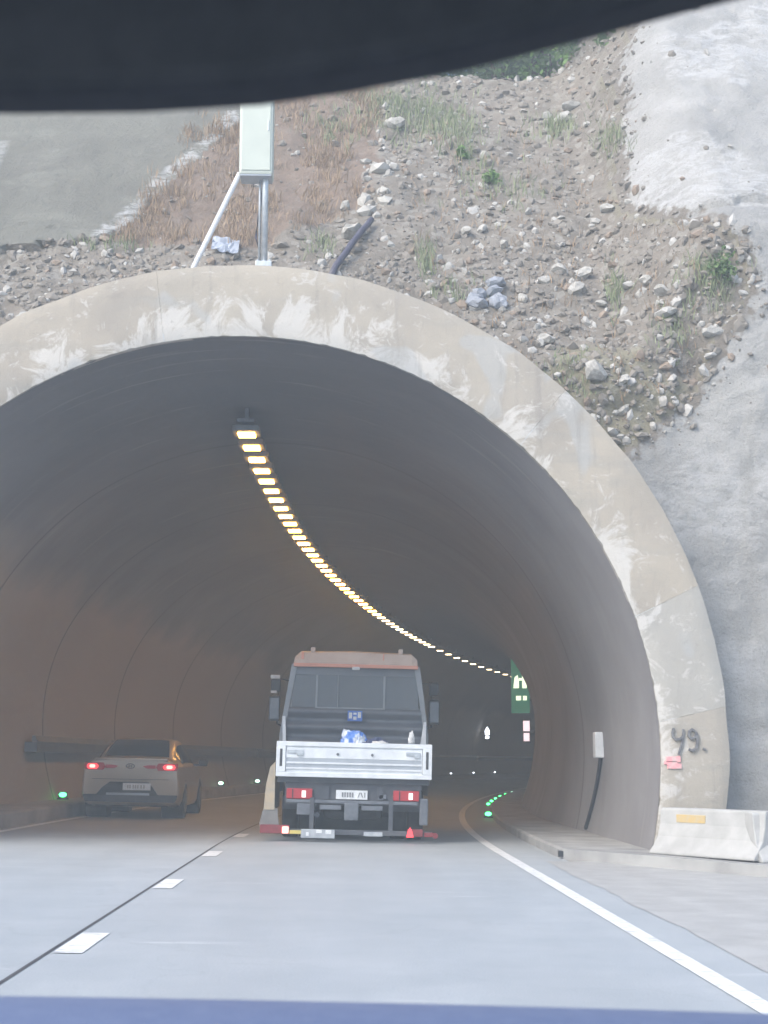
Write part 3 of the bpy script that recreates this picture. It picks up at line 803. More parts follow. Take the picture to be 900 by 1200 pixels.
# ------------------------------------------------------------------ tunnel fittings
def at_wall(s, ang, off=0):
    r_, zc_ = bore(s); a = R(ang); q = r_-off
    p = P(s, XC + q*math.cos(a), 0); return Vector((p.x, p.y, zc_ + q*math.sin(a)))
ordn = ['first', 'second', 'third', 'fourth', 'fifth', 'sixth', 'seventh', 'eighth', 'ninth', 'tenth']
lp = empty('tunnel_lamp', (0, 0, 0))
MB().box(-.2, .2, -.24, .24, .03, .12, .012).build('housing', M['grey_steel'], lp)
MB().box(-.125, .125, -.13, .13, 0, .032, .006).build('lens', M['lamp_warm'], lp)
MB().box(-.03, .03, -.04, .04, .23, .42).build('bracket', M['grey_steel'], lp)
lpf = empty('tunnel_lamp', (0, 0, 0))
for ch in lp.children:
    c = ch.copy(); COL.objects.link(c); c.parent = lpf
    if ch.name.startswith('lens'):
        c.data = ch.data.copy(); c.data.materials[0] = M['lamp_pale']
s = 21.75; i = 0; first = {0: True, 1: True}
while s < 150:
    far = 1 if s > 50 else 0
    src = lpf if far else lp
    p = P(s, XC-.17, 0); p.z = 5.93; h = -ax(s)[2]
    if first[far]: o = src; first[far] = False; o.location = p; o.rotation_euler = (0, 0, h)
    else: o = dup(src, p, (0, 0, h))
    o['category'] = 'lamp'; o['group'] = 'lamps along the tunnel crown'
    if i < 10: o['label'] = '%s warm ceiling lamp from the portal in the crown row' % ordn[i]
    elif not far: o['label'] = 'lit yellow ceiling lamp in the close middle run of the crown row'
    else: o['label'] = 'small pale ceiling lamp deep in the tunnel beyond the truck roof'
    i += 1
    s += (.93 + .012*max(0, i-14)) if s < 62 else 5.5 if s > 92 else 2.3
o = strip('cable_conduit', [(XC-.30, 6.09), (XC-.04, 6.09), (XC-.04, 6.14), (XC-.30, 6.14), (XC-.30, 6.09)], 21.5, 110, 1, M['grey_steel'], closed_ends=True)
o.location.z = SL*XC; tag(o, 'grey steel cable conduit running above the row of ceiling lamps', 'conduit')
# left wall cable trays
k = 0
for s0, s1 in ((28.6, 40), (40.25, 52), (52.3, 63.5), (63.9, 76), (76.4, 84), (84.6, 96), (96.5, 110)):
    t = empty('cable_tray', P(s0, -6.3, 1.2)); tag(t, 'dark steel cable tray section along the far left tunnel wall', 'cable tray', 'cable trays on the left wall')
    if k == 0: t['label'] = 'dark cable tray section beside the beige car, nearest the portal'
    z0 = 1.17-.005*(s0-28)*.3
    c = strip('tray_body', [(-6.46, z0), (-6.22, z0), (-6.22, z0+.19), (-6.46, z0+.19), (-6.46, z0)], s0, s1, 1, M['tray'], closed_ends=True); chi(c, t)
    c = strip('tray_lip', [(-6.32, z0+.195), (-6.2, z0+.195), (-6.27, z0+.31), (-6.32, z0+.31), (-6.32, z0+.195)], s0, s1, 1, M['tray_lip'] if s0 > 60 else M['tray'], closed_ends=True); chi(c, t)
    k += 1
# delineator lights
def marker(s, lat, z, m, label, group, sc_=1.0):
    t = empty('marker_light', P(s, lat, z), (0, 0, -ax(s)[2])); tag(t, label, 'marker light', group)
    MB().box(-.075*sc_, .075*sc_, -.02, .06, 0, .03).box(-.06*sc_, .06*sc_, 0, .06, .03, .1*sc_, .01).build('housing', M['black'], t)
    bm = bmesh.new(); bmesh.ops.create_uvsphere(bm, u_segments=10, v_segments=6, radius=1)
    MB().bm(bm, Matrix.Translation((0, -.005, .065*sc_)) @ Matrix.Diagonal((.055*sc_, .02, .032*sc_, 1))).build('lens', m, t, True)
for k, s in enumerate((31, 40, 43, 46, 49, 52, 55.5, 59, 63)):
    marker(s, 2.5, .0 if k else .02, M['green_led'] if k < 6 else M['pale_led'], 'bright green marker light nearest the portal by the right kerb' if k == 0 else ('green marker light in the curving row along the right kerb' if k < 6 else 'pale marker light at the far end of the right kerb row'),
           'marker lights along the right kerb', 1.3 if k == 0 else .95)
for k, s in enumerate((30.2, 35.6, 41, 46.4, 51.6, 57, 62.4, 67.8, 73.2, 78.6, 84, 89.4, 94.8, 100)):
    far = s > 60
    marker(s, -6.1, .23, M['far_led'] if far else (M['green_led'] if k < 1 else M['pale_led']),
           'green marker light left of the beige car on the left kerb' if k == 0 else ('small white marker light far along the left kerb beyond the truck' if far else 'pale green marker light on the left kerb beside the car'), 'marker lights along the left kerb', 1.5 if not far else 1.2)
# emergency sign on the right wall
def sign_at(name, s, lat, z, label, cat):
    t = empty(name, P(s, lat, z), (0, 0, -ax(s)[2])); t.location.z = z; return tag(t, label, cat)
t = sign_at('exit_sign', 47.5, 3.25, 2.62, 'tall green lit emergency exit sign on the right tunnel wall', 'sign')
MB().box(-.29, .29, 0, .12, 0, 1.75, .02).build('sign_box', M['sign_green'], t)
w = MB().box(.06, .2, -.012, .002, .78, 1.4).prism_y([(-.22, .78), (-.04, .78), (-.04, 1.02), (-.08, 1.2), (-.18, 1.12)], -.012, .002).box(-.04, .06, -.012, .002, 1.02, 1.1)
w.box(-.14, .02, -.012, .002, .4, .54).box(.08, .2, -.012, .002, .4, .54)
w.build('pictograph', M['sign_white'], t)
MB().box(.29, .95, .03, .09, 1.2, 1.28).box(.29, .95, .03, .09, .4, .48).build('bracket', M['grey_steel'], t)
t = sign_at('phone_sign', 47.6, 3.42, 1.7, 'small pink and white lit sign below the green exit sign', 'sign')
MB().box(-.13, .13, 0, .1, 0, .72, .02).build('sign_box', M['grey_steel'], t)
MB().box(-.1, .1, -.012, .002, .36, .68).box(-.09, .09, -.012, .002, .05, .3).build('lit_panel', M['sign_red'], t)
MB().box(.13, .5, .03, .08, .3, .4).build('bracket', M['grey_steel'], t)
t = sign_at('wall_light', 97.5, -5.9, 2.55, 'small white lit arrow sign deep in the tunnel on the far wall', 'sign')
MB().box(-.2, .2, 0, .1, 0, .9, .02).build('sign_box', M['grey_steel'], t)
MB().prism_y([(-.15, .3), (.15, .3), (.15, .6), (0, .84), (-.15, .6)], -.012, .002).box(-.12, .12, -.012, .002, .06, .24).build('lit_panel', M['far_led'], t)
MB().box(-.8, -.2, .03, .08, .4, .5).build('bracket', M['grey_steel'], t)
# electrical box + conduit on the right wall
pw = at_wall(22.2, -1.5); hd = -ax(22.2)[2]
t = empty('junction_box', (pw.x, pw.y, 1.35), (0, 0, hd)); tag(t, 'white electrical box with dark cable on the right tunnel wall', 'electrical box')
MB().box(-.12, .03, -.13, .13, -.19, .19, .02).build('enclosure', M['white_paint'], t)
dr_ = MB().box(-.108, .018, -.137, -.13, -.175, .175, .003).build('box_door', M['white_paint'], t)
MB().box(-.005, .008, -.145, -.137, -.03, .03).build('handle', M['grey_steel'], dr_)
pts = []
for k in range(8):
    z = 1.15 - 1.05*k/7; q = at_wall(22.2 + .9*k/7, math.degrees(math.asin((z-ZC)/(RI-.07))), .03)
    pts.append(q - Vector((pw.x, pw.y, 1.35)))
pts = [Matrix.Rotation(-hd, 3, 'Z') @ q for q in pts]
MB().tube(pts, .03, 7).build('cable', M['black'], t, True)

# ------------------------------------------------------------------ barrier
def barrier(A, B, zt, label):
    a, bb = Vector(A), Vector(B); d = (bb-a); L = d.length; ang = math.atan2(d.y, d.x)
    t = empty('concrete_barrier', (a.x, a.y, .127 - SL*a.x), (0, 0, ang)); tag(t, label, 'barrier')
    prof = [(-.02, 0), (-.02, .03), (.04, .09), (.12, .2), (.16, .34), (.18, zt-.02), (.2, zt), (.36, zt), (.38, zt-.02), (.42, .2), (.5, .05), (.5, 0)]
    m = MB().prism_x(prof, 0, L); o = m.build('barrier_body', M['conc_white'], t)
    bv = o.modifiers.new('bevel', 'BEVEL'); bv.width = .012; bv.segments = 2; bv.limit_method = 'ANGLE'
    return t
bt = barrier((3.52, 17.45), (4.36, 16.05), .52, 'white concrete barrier block with faded yellow strip at the portal foot')
o = MB().box(.28, .74, .157, .2, .36, .45, .004).build('painted_strip', M['yellow'], bt)
barrier((4.42, 16.02), (7.6, 16.6), .52, 'plain concrete barrier block running off right of the yellow striped one')

# ------------------------------------------------------------------ truck
tr = empty('dropside_truck', (.08, 20.9, 0), (0, R(1.4), 0))
tag(tr, 'dropside truck with silver tailgate and orange edged roof in the right lane', 'truck')
ch_ = MB()
for x in (-.42, .34): ch_.box(x, x+.08, .1, 4.6, .58, .76)
for y in (.3, 1.2, 2.2, 3.4): ch_.box(-.42, .42, y, y+.08, .6, .74)
ch_.tube([(-.8, 1.35, .38), (.8, 1.35, .38)], .06, 10).box(-.16, .16, 1.2, 1.5, .26, .5, .05)
ch_.box(-1.0, 1.0, .5, 1.0, .42, .6).box(-.95, -.5, 1.9, 2.6, .3, .74, .03).box(.5, .95, 1.9, 2.6, .3, .74, .03)
ch_.box(-.62, .62, 1.62, 1.7, .05, .62).build('chassis', M['chassis'], tr)  # low cross plate added to hide the bright road under the truck
sp_ = MB().box(-.42, .42, .35, 1.1, .3, .5, .09).build('dark_filler', M['rubber'], tr)  # dark filler box added to close the bright gap below the bed
MB().tube([(-.5, .2, .36), (-.5, 1.1, .4)], .04, 10).build('exhaust', M['grey_steel'], tr)
MB().box(-1.085, 1.085, .03, 2.32, .9, .97).build('bed_floor', M['alu_dark'], tr)
for sgn in (-1, 1):
    x0, x1 = sorted((sgn*1.05, sgn*1.085))
    MB().box(x0, x1, .05, 2.3, .97, 1.34, .004).build('sideboard', M['alu'], tr)
    MB().prism_y([(sgn*1.085, 1.0), (sgn*1.03, 1.0), (sgn*1.075, 1.78), (sgn*1.125, 1.78)][::sgn] if sgn < 0 else [(1.02, 1.3), (1.12, 1.3), (1.115, 1.74), (1.08, 1.74)], 2.32, 2.42).build('headboard_post', M['alu'], tr)
tg = MB().box(-.95, .95, 0, .03, .93, 1.33)
tg.box(-1.085, 1.085, -.03, .045, 1.30, 1.365, .008).box(-1.085, 1.085, -.03, .045, .88, .945, .008)
tg.box(-.95, .95, -.022, .0, 1.06, 1.085, .004).box(-.95, .95, -.022, 0, .985, 1.01, .004).box(-.95, .95, -.012, 0, 1.14, 1.28, .003)
for x in (-1.085, .955): tg.box(x, x+.13, -.035, .045, .944, 1.301, .006)
tg = tg.build('tailgate', M['alu'], tr)
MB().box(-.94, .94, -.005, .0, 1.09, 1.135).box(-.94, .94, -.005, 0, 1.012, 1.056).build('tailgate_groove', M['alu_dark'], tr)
for x in (-1.035, 1.0): MB().box(x, x+.035, -.04, -.03, 1.02, 1.26).build('post_slot', M['black'], tg)
for x, w in ((-.93, .22), (.72, .2)):
    MB().box(x, x+w, -.035, -.01, 1.2, 1.25, .006).box(x+w*.6, x+w, -.04, -.012, 1.17, 1.22, .006).build('latch', M['galv'], tg)
for x in (-.23, .25): MB().tube([(x, -.03, 1.2), (x, -.0, 1.2)], .02, 8).build('bolt', M['grey_steel'], tg)
# rear underside
MB().box(-1.06, 1.06, .1, .16, .8, .878, .008).box(-.95, .95, .14, .18, .5, .81).build('rear_panel', M['chassis'], tr)
MB().box(-.93, .9, .09, .14, .525, .57, .008).build('lamp_bar', M['grey_steel'], tr)
for sgn, x0 in ((-1, -.93), (1, .56)):
    lm = MB().box(x0, x0+.36, .08, .14, .58, .72, .012).build('tail_lamp', M['tail_red'], tr)
    MB().box(x0+.215, x0+.27, .068, .09, .6, .69, .004).build('lamp_glint', M['glint_white'], lm)
    MB().box(x0+.08, x0+.095, .074, .09, .585, .715).build('lamp_divider', M['black'], lm)
pt = MB().box(-.24, .2, .1, .14, .585, .71, .006).build('number_plate', M['plate'], tr)
ink = MB()
for k, x in enumerate((-.16, -.125, -.09, -.055, -.02)):
    ink.box(x, x+.024, .092, .102, .615, .68)
ink.prism_y([(.06, .615), (.075, .615), (.1, .68), (.085, .68)], .092, .102).prism_y([(.125, .615), (.14, .615), (.115, .68), (.1, .68)], .092, .102).box(.155, .168, .092, .102, .615, .68)
ink.build('plate_characters', mat('plate_grey_ink', (.25, .26, .28), (.16, .17, .18), 30, .6), pt)
MB().box(.36, .46, .1, .14, .6, .66, .006).build('fog_lamp', M['grey_steel'], tr)
MB().box(-.78, -.56, .1, .16, .36, .52, .01).build('tow_bracket', M['grey_steel'], tr)
MB().box(-.46, -.16, .08, .2, .44, .5, .01).box(.12, .42, .08, .2, .44, .5, .01).build('step', M['grey_steel'], tr)
MB().box(-.12, .08, .06, .2, .3, .54, .015).tube([(-.02, .0, .34), (-.02, .1, .34)], .04, 10).build('hitch', M['grey_steel'], tr)
MB().box(.16, .42, .05, .06, .09, .15, .003).build('reflector_plate', M['plate_dirty'], tr)
lb = MB().box(-1.12, 1.1, .06, .12, .1, .17, .01).box(-.6, -.54, .07, .13, .17, .6).box(.5, .56, .07, .13, .17, .6).build('light_board', M['chassis'], tr)
MB().box(-1.28, -.87, .02, .1, .1, .22, .012).build('marker_lamp', M['marker_red'], lb)
MB().box(-.97, -.88, .0, .03, .105, .2, .015).build('bulb', M['brake_core'], lb)
MB().box(-.87, -.71, .03, .06, .1, .15, .006).build('amber_strip', M['amber'], lb)
p2 = MB().box(-.71, -.24, .02, .06, .05, .17, .01).build('trailer_plate', M['plate_dirty'], lb)
MB().box(-.5, -.42, .012, .022, .12, .165).box(-.37, -.29, .012, .022, .11, .165).box(-.64, -.6, .012, .022, .08, .13).build('plate_characters', M['plate'], p2)
MB().box(.76, .98, .02, .1, .1, .2, .012).build('marker_lamp', M['marker_red'], lb)
MB().prism_y([(.75, .09), (.85, .09), (.83, .17), (.8, .23), (.77, .17)], -.005, .03).build('bulb', M['brake_red'], lb)
MB().box(1.0, 1.12, .04, .1, .1, .16).tube([(1.15, .0, .12), (1.15, .06, .12)], .04, 10).build('side_marker', M['marker_red'], lb)
# worn tan skirt on the left
MB().prism_y([(-1.24, .42), (-1.22, .75), (-1.17, 1.0), (-1.1, 1.08), (-1.09, .42)], .1, 1.6).build('side_skirt', M['tan'], tr)
MB().prism_y([(-1.3, .2), (-1.25, .42), (-1.05, .44), (-1.02, .2)], .12, .2).build('mud_flap', mat('mud_flap_grey', (.22, .21, .2), (.17, .165, .16), 8, .8), tr)
MB().box(.93, 1.05, .12, .2, .25, .62, .02).build('mud_flap', M['grey_steel'], tr)
for y, xs in ((1.35, (-1.02, -.78, .56, .8)), (4.25, (-1.0, .78))):
    for x in xs:
        w = MB().cyl_x(x, x+.23, y, .36, .36).build('wheel', M['rubber'], tr); smooth_angle(w)
        MB().cyl_x(x+.03, x+.235, y, .36, .2, 20, .01).build('rim', M['grey_steel'], w)
# cab
def lerp(a, b, t): return a+(b-a)*t
def hw(z): return 1.165 if z < 1.5 else lerp(1.165, 1.0, (z-1.5)/1.15)
cab = MB()
Y0, Y1 = 2.46, 4.75
# ribbed lower back wall
zs = [.95 + i*(1.93-.95)/48 for i in range(49)]
vs = []
for z in zs:
    d = .05*math.sin((z-.95)*2*PI/.245)
    vs += [(-hw(z)+.07, Y0+d, z), (hw(z)-.07, Y0+d, z)]
cab.add(vs, [(i*2, i*2+1, i*2+3, i*2+2) for i in range(48)])
cab.box(-.96, .96, Y0, Y0+.04, 2.44, 2.6)
sh = cab.build('cab_back', M['cab_grey'], tr)
sd = MB()
for sg in (-1, 1):
    sd.add([(sg*hw(z), y, z) for z in (.6, 1.5, 1.95) for y in (Y0-.02, Y0+.55, Y1-.35, Y1+.15)],
           [(r*4+c, r*4+c+1, r*4+c+5, r*4+c+4) for r in range(2) for c in range(3)])
    # pillars
    for y0, y1, lean in ((Y0-.02, Y0+.14, 0), (Y0+1.0, Y0+1.1, 0), (Y1-.2, Y1-.1, -.45)):
        sd.add([(sg*hw(1.95), y0, 1.95), (sg*hw(1.95), y1, 1.95), (sg*hw(2.6), y1+lean, 2.6), (sg*hw(2.6), y0+lean, 2.6),
                (sg*(hw(1.95)-.075), y0, 1.95), (sg*(hw(1.95)-.075), y1, 1.95), (sg*(hw(2.6)-.09), y1+lean, 2.6), (sg*(hw(2.6)-.09), y0+lean, 2.6)],
               [(0,1,2,3),(4,5,6,7),(0,4,7,3),(1,5,6,2)])
    # back corner strip below the window
    sd.add([(sg*hw(z), Y0-.02, z) for z in (.95, 1.5, 1.95)] + [(sg*(hw(z)-.075), Y0-.02, z) for z in (.95, 1.5, 1.95)], [(0, 1, 4, 3), (1, 2, 5, 4)])
sd.add([(-1.1, Y1+.15, .6), (1.1, Y1+.15, .6), (1.1, Y1+.1, 1.7), (-1.1, Y1+.1, 1.7)], [(0, 1, 2, 3)])
sd.build('cab_shell', M['pillar_grey'], tr)
MB().box(-1.0, 1.0, Y0+.3, Y1, .78, .84).build('cab_floor', M['black'], tr)
# window bars + glass
MB().box(-.62, -.59, Y0-.012, Y0+.02, 1.93, 2.44).box(.44, .47, Y0-.012, Y0+.02, 1.93, 2.44).box(-.62, .47, Y0-.014, Y0+.02, 1.905, 1.94).box(-.28, -.265, Y0-.005, Y0+.02, 1.94, 2.44).build('window_frame', M['pillar_grey'], tr)
MB().box(-.99, .99, Y0+.022, Y0+.028, 1.93, 2.44).build('rear_window', M['glass'], tr)
MB().add([(-1.0, Y1+.08, 1.72), (1.0, Y1+.08, 1.72), (.9, Y1-.42, 2.58), (-.9, Y1-.42, 2.58)], [(0, 1, 2, 3)]).build('windscreen', M['glass'], tr)
for x in (-.6, .05, .62):
    q = MB().box(x-.24, x+.24, Y0+.95, Y0+1.1, 1.2, 1.98, .05).build('seat_back', M['black'], tr)
    MB().box(x-.13, x+.13, Y0+.95, Y0+1.05, 2.02, 2.25, .04).build('headrest', M['cab_grey'], q)
# roof
rf = MB(); rp = []
for y, z0, z1 in ((Y0-.1, 2.58, 2.62), (Y0-.04, 2.6, 2.78), (Y0+.5, 2.62, 2.84), (Y1-.7, 2.6, 2.78), (Y1-.42, 2.56, 2.62)):
    rp.append([(-.98, y, z0), (-.96, y, lerp(z0, z1, .6)), (-.88, y, z1), (0, y, z1+.02), (.88, y, z1), (.96, y, lerp(z0, z1, .6)), (.98, y, z0)])
vs = [p for r_ in rp for p in r_]
rf.add(vs, [(i*7+j, i*7+j+1, i*7+j+8, i*7+j+7) for i in range(4) for j in range(6)] + [tuple(range(7)), tuple(28+j for j in range(7))])
rf = rf.build('roof', M['roof_beige'], tr)
MB().box(-.975, .975, Y0-.125, Y0-.04, 2.555, 2.61, .012).build('roof_edge', M['orange'], rf)
MB().box(-.86, -.82, Y0-.08, Y0-.02, 2.61, 2.79).box(.42, .44, Y0-.08, Y0-.03, 2.61, 2.78).build('roof_seam', M['orange'], rf)
for x in (-.68, .7): MB().box(x-.035, x+.035, Y0, Y0+.07, 2.79, 2.87, .01).build('marker_stub', M['roof_beige'], rf)
MB().box(-.06, .06, Y0-.15, Y0-.1, 2.52, 2.57, .015).build('work_lamp', M['plate'], rf)
# sticker
st = MB().box(-.11, .12, Y0-.07, Y0-.04, 1.73, 1.89, .004).build('sticker', M['blue'], tr)
MB().box(-.09, -.04, Y0-.075, Y0-.069, 1.77, 1.86).box(-.02, .03, Y0-.075, Y0-.069, 1.75, 1.8).box(.05, .1, Y0-.075, Y0-.069, 1.78, 1.87).box(-.02, .03, Y0-.075, Y0-.069, 1.83, 1.86).build('sticker_marks', M['plate'], st)
# mirrors
for sg in (-1, 1):
    m_ = MB().box(*sorted((sg*1.24, sg*1.42)), 3.9, 4.0, 1.74, 2.16, .03).box(*sorted((sg*1.24, sg*1.4)), 3.9, 4.0, 2.22, 2.44, .03).tube([(sg*.98, 4.2, 2.4), (sg*1.28, 4.0, 2.45), (sg*1.28, 4.0, 1.7), (sg*1.05, 4.2, 1.6)], .018, 8)
    m_ = m_.build('mirror', M['black'], tr)
    MB().box(*sorted((sg*1.26, sg*1.40)), 3.885, 3.9, 1.78, 2.12).build('mirror_glass', mat('mirror_glass', (.12, .13, .15), (.1, .11, .13), 3, .25, .8), m_)
MB().box(-1.41, -1.25, 3.88, 3.95, 2.44, 2.5, .01).box(-1.4, -1.3, 3.87, 3.9, 2.2, 2.24).build('mirror_cap', M['plate'], tr)
# load on the bed
def crumple(name, loc, size, m, label, cat, seed, rot=(0, 0, 0)):
    bm = bmesh.new(); bmesh.ops.create_icosphere(bm, subdivisions=4, radius=1)
    for v in bm.verts:
        n_ = v.co.copy(); v.co *= 1 + .3*fbm(n_.x*1.7+seed, n_.y*1.7, n_.z*1.7, 4, .6)
        v.co = Vector((v.co.x*size[0], v.co.y*size[1], max(-.35, v.co.z)*size[2]))
    me = bpy.data.meshes.new(name); bm.to_mesh(me); bm.free()
    o = link(name, me, m); o.location = loc; o.rotation_euler = rot; return tag(o, label, cat)
m, nt, p = new_mat('blue_white_plastic')
nt.links.new(mixc(nt, noise_f(nt, coords(nt), 7, 3, .5, .45, .55), (.12, .28, .75), (.75, .82, .9)), p.inputs['Base Color']); p.inputs['Roughness'].default_value = .4
crumple('plastic_bag', (.1, 21.25, 1.3), (.2, .16, .26), m, 'crumpled blue and white plastic bag heaped in the truck bed', 'bag', 2)
crumple('tarpaulin', (.34, 21.3, 1.22), (.3, .2, .22), mat('navy_tarp', (.04, .06, .14), (.08, .1, .18), 5, .6), 'folded navy tarpaulin lying beside the blue plastic bag', 'tarpaulin', 5)
crumple('paper_bundle', (.47, 21.12, 1.33), (.15, .1, .06), M['plate'], 'flat white paper bundle on the edge of the truck bed', 'paper', 8)
crumple('cup', (.92, 21.2, 1.4), (.045, .045, .12), M['plate'], 'small white cup at the right corner of the truck bed', 'cup', 11)
MB().box(.7, 1.0, 21.1, 21.35, .99, 1.30, .02).build('x', M['cab_grey'])
bpy.data.objects['x'].name = 'crate'; tag(bpy.data.objects['crate'], 'dark crate under the white cup in the truck bed', 'crate')

# ------------------------------------------------------------------ saloon car
px, py, ph = ax(26.9)
pc = P(27.2, -4.14)
car = empty('saloon_car', pc, (0, R(1.1), -.005)); tag(car, 'beige silver saloon car with lit red tail lamps in the left lane', 'car')
# station: y, hw, zf, zsh, hwsh, ztop, hwtop
ST = [(0, .85, .34, .93, .81, 1.04, .70), (.03, .885, .29, .95, .83, 1.06, .71), (.12, .895, .25, .96, .84, 1.075, .71), (.45, .905, .22, .965, .85, 1.085, .69), (.72, .91, .2, .97, .85, 1.10, .665),
      (1.15, .91, .19, .975, .85, 1.30, .61), (1.6, .91, .18, .98, .85, 1.43, .57), (2.2, .905, .18, .97, .85, 1.465, .57), (2.8, .905, .18, .96, .85, 1.42, .57), (3.5, .9, .18, .93, .84, 1.04, .66),
      (4.2, .88, .2, .84, .8, .88, .62), (4.5, .84, .24, .74, .74, .78, .58), (4.62, .76, .3, .62, .68, .66, .5)]
def cr(a, b, c, d, t): return .5*((2*b)+(-a+c)*t+(2*a-5*b+4*c-d)*t*t+(-a+3*b-3*c+d)*t**3)
def stn(y):
    for i in range(len(ST)-1):
        if y <= ST[i+1][0] or i == len(ST)-2:
            t = (y-ST[i][0])/(ST[i+1][0]-ST[i][0]); a, b_, c_, d = ST[max(0, i-1)], ST[i], ST[i+1], ST[min(len(ST)-1, i+2)]
            lin_ = [b_[k]+(c_[k]-b_[k])*t for k in range(7)]; sm = [cr(a[k], b_[k], c_[k], d[k], t) for k in range(7)]
            return [lin_[k]*.5+sm[k]*.5 for k in range(7)]
def prof(y):
    _, w, zf, zs_, ws, zt_, wt = stn(y)
    zt2 = zt_
    return [(0, zf), (w*.8, zf), (w*.93, zf+.03), (w*.985, zf+.13), (w, .55), (w*.995, .68), (lerp(w, ws, .45), lerp(.68, zs_, .6)), (ws+.012, zs_-.03), (ws-.015, zs_), (lerp(ws-.03, wt, .5), lerp(zs_, zt_-.04, .5)),
            (wt+.03, zt_-.05), (wt, zt_-.022), (wt*.85, zt_), (wt*.45, zt_+.012), (0, zt_+.016)]
def bend(x, y): return y + .13*(x/.9)**2*max(0, 1-y/.6)
ys = sorted({round(v, 3) for v in [0, .01, .03, .06, .09, .12, .2, .3] + [i*.15 for i in range(3, 31)] + [4.55, 4.62]})
b = MB(); vs = []
for y in ys:
    pr = prof(y); full = pr + [(-x, z) for x, z in pr[-2:0:-1]]
    vs += [(x, bend(x, y), z) for x, z in full]
k = len(full)
b.add(vs, [(i*k+j, i*k+(j+1) % k, (i+1)*k+(j+1) % k, (i+1)*k+j) for i in range(len(ys)-1) for j in range(k)] + [tuple(range(k)), tuple((len(ys)-1)*k+j for j in range(k))])
smooth_angle(b.build('body', M['paint'], car), 32)
body_bvh = None
def fascia(name, poly_rows, m, parent, y0=-.012, th=.03):
    """strip patch on the tail: rows of (x0, x1, z), wrapped round the curved tail"""
    b = MB(); N = 10; vs = []
    for off in (0, th):
        for x0, x1, z in poly_rows:
            for i in range(N+1):
                x = lerp(x0, x1, i/N); vs.append((x, bend(x, 0)+y0+off, z))
    r_ = len(poly_rows); w = N+1; fs = []
    for i in range(r_-1):
        for j in range(N):
            fs.append((i*w+j, i*w+j+1, (i+1)*w+j+1, (i+1)*w+j)); o_ = r_*w
            fs.append((o_+i*w+j, o_+i*w+j+1, o_+(i+1)*w+j+1, o_+(i+1)*w+j))
    for j in range(N):
        for i in (0, r_-1): fs.append((i*w+j, i*w+j+1, r_*w+i*w+j+1, r_*w+i*w+j))
    for i in range(r_-1):
        for j in (0, N): fs.append((i*w+j, (i+1)*w+j, r_*w+(i+1)*w+j, r_*w+i*w+j))
    return b.add(vs, fs).build(name, m, parent)
for sg in (-1, 1):
    s_ = lambda a, b_: tuple(sorted((sg*a, sg*b_)))
    lm = fascia('tail_lamp', [(*s_(.5, .83), .87), (*s_(.46, .855), .93), (*s_(.5, .845), 1.0)], M['tail_red'], car)
    fascia('lamp_core', [(*s_(.62, .78), .885), (*s_(.58, .81), .935), (*s_(.62, .78), .98)], M['brake_red'], lm, -.02)
    fascia('bulb', [(*s_(.66, .74), .905), (*s_(.645, .76), .935), (*s_(.66, .74), .965)], M['brake_core'], lm, -.027)
    fascia('trunk_lamp', [(*s_(.30, .455), .905), (*s_(.22, .455), .945), (*s_(.32, .455), .965)], M['tail_red'], car, -.01)
fascia('bumper_trim', [(-.8, .8, .30), (-.84, .84, .35), (-.86, .86, .43), (-.52, .52, .435)], M['chassis'], car, -.008)
fascia('plate_recess', [(-.62, .52, .42), (-.5, .42, .56), (-.36, .34, .66)], M['black'], car, -.011)
fascia('bumper_strip', [(-.42, .36, .425), (-.42, .36, .465)], M['alu_dark'], car, -.018)
pl_ = fascia('number_plate', [(-.12, .38, .515), (-.12, .38, .64)], M['plate'], car, -.03)
ink = MB()
for x in (-.04, .0, .06, .1, .14, .2, .25): ink.box(x, x+.026, bend(x, 0)-.036, bend(x, 0)-.028, .545, .61)
ink.build('plate_characters', mat('plate_smeared_ink', (.4, .4, .4), (.3, .3, .3), 30, .6), pl_)
# trunk shut line + lip
fascia('trunk_seam', [(-.7, .7, .705), (-.7, .7, .712)], M['black'], car, -.003, .01)
fascia('trunk_lip', [(-.66, .66, 1.055), (-.66, .66, 1.085)], M['paint'], car, -.03, .09)
# badge
b = MB(); n_ = 20
b.tube([(.075*math.cos(2*PI*i/n_), -.02, .945+.042*math.sin(2*PI*i/n_)) for i in range(n_+1)], .007, 6)
b.tube([(-.03, -.02, .918), (-.018, -.02, .972)], .006, 5).tube([(.018, -.02, .918), (.03, -.02, .972)], .006, 5).tube([(-.024, -.02, .94), (.024, -.02, .95)], .006, 5)
b.build('badge', mat('chrome_badge', (.2, .21, .24), (.16, .17, .2), 5, .25, .8), car, True)
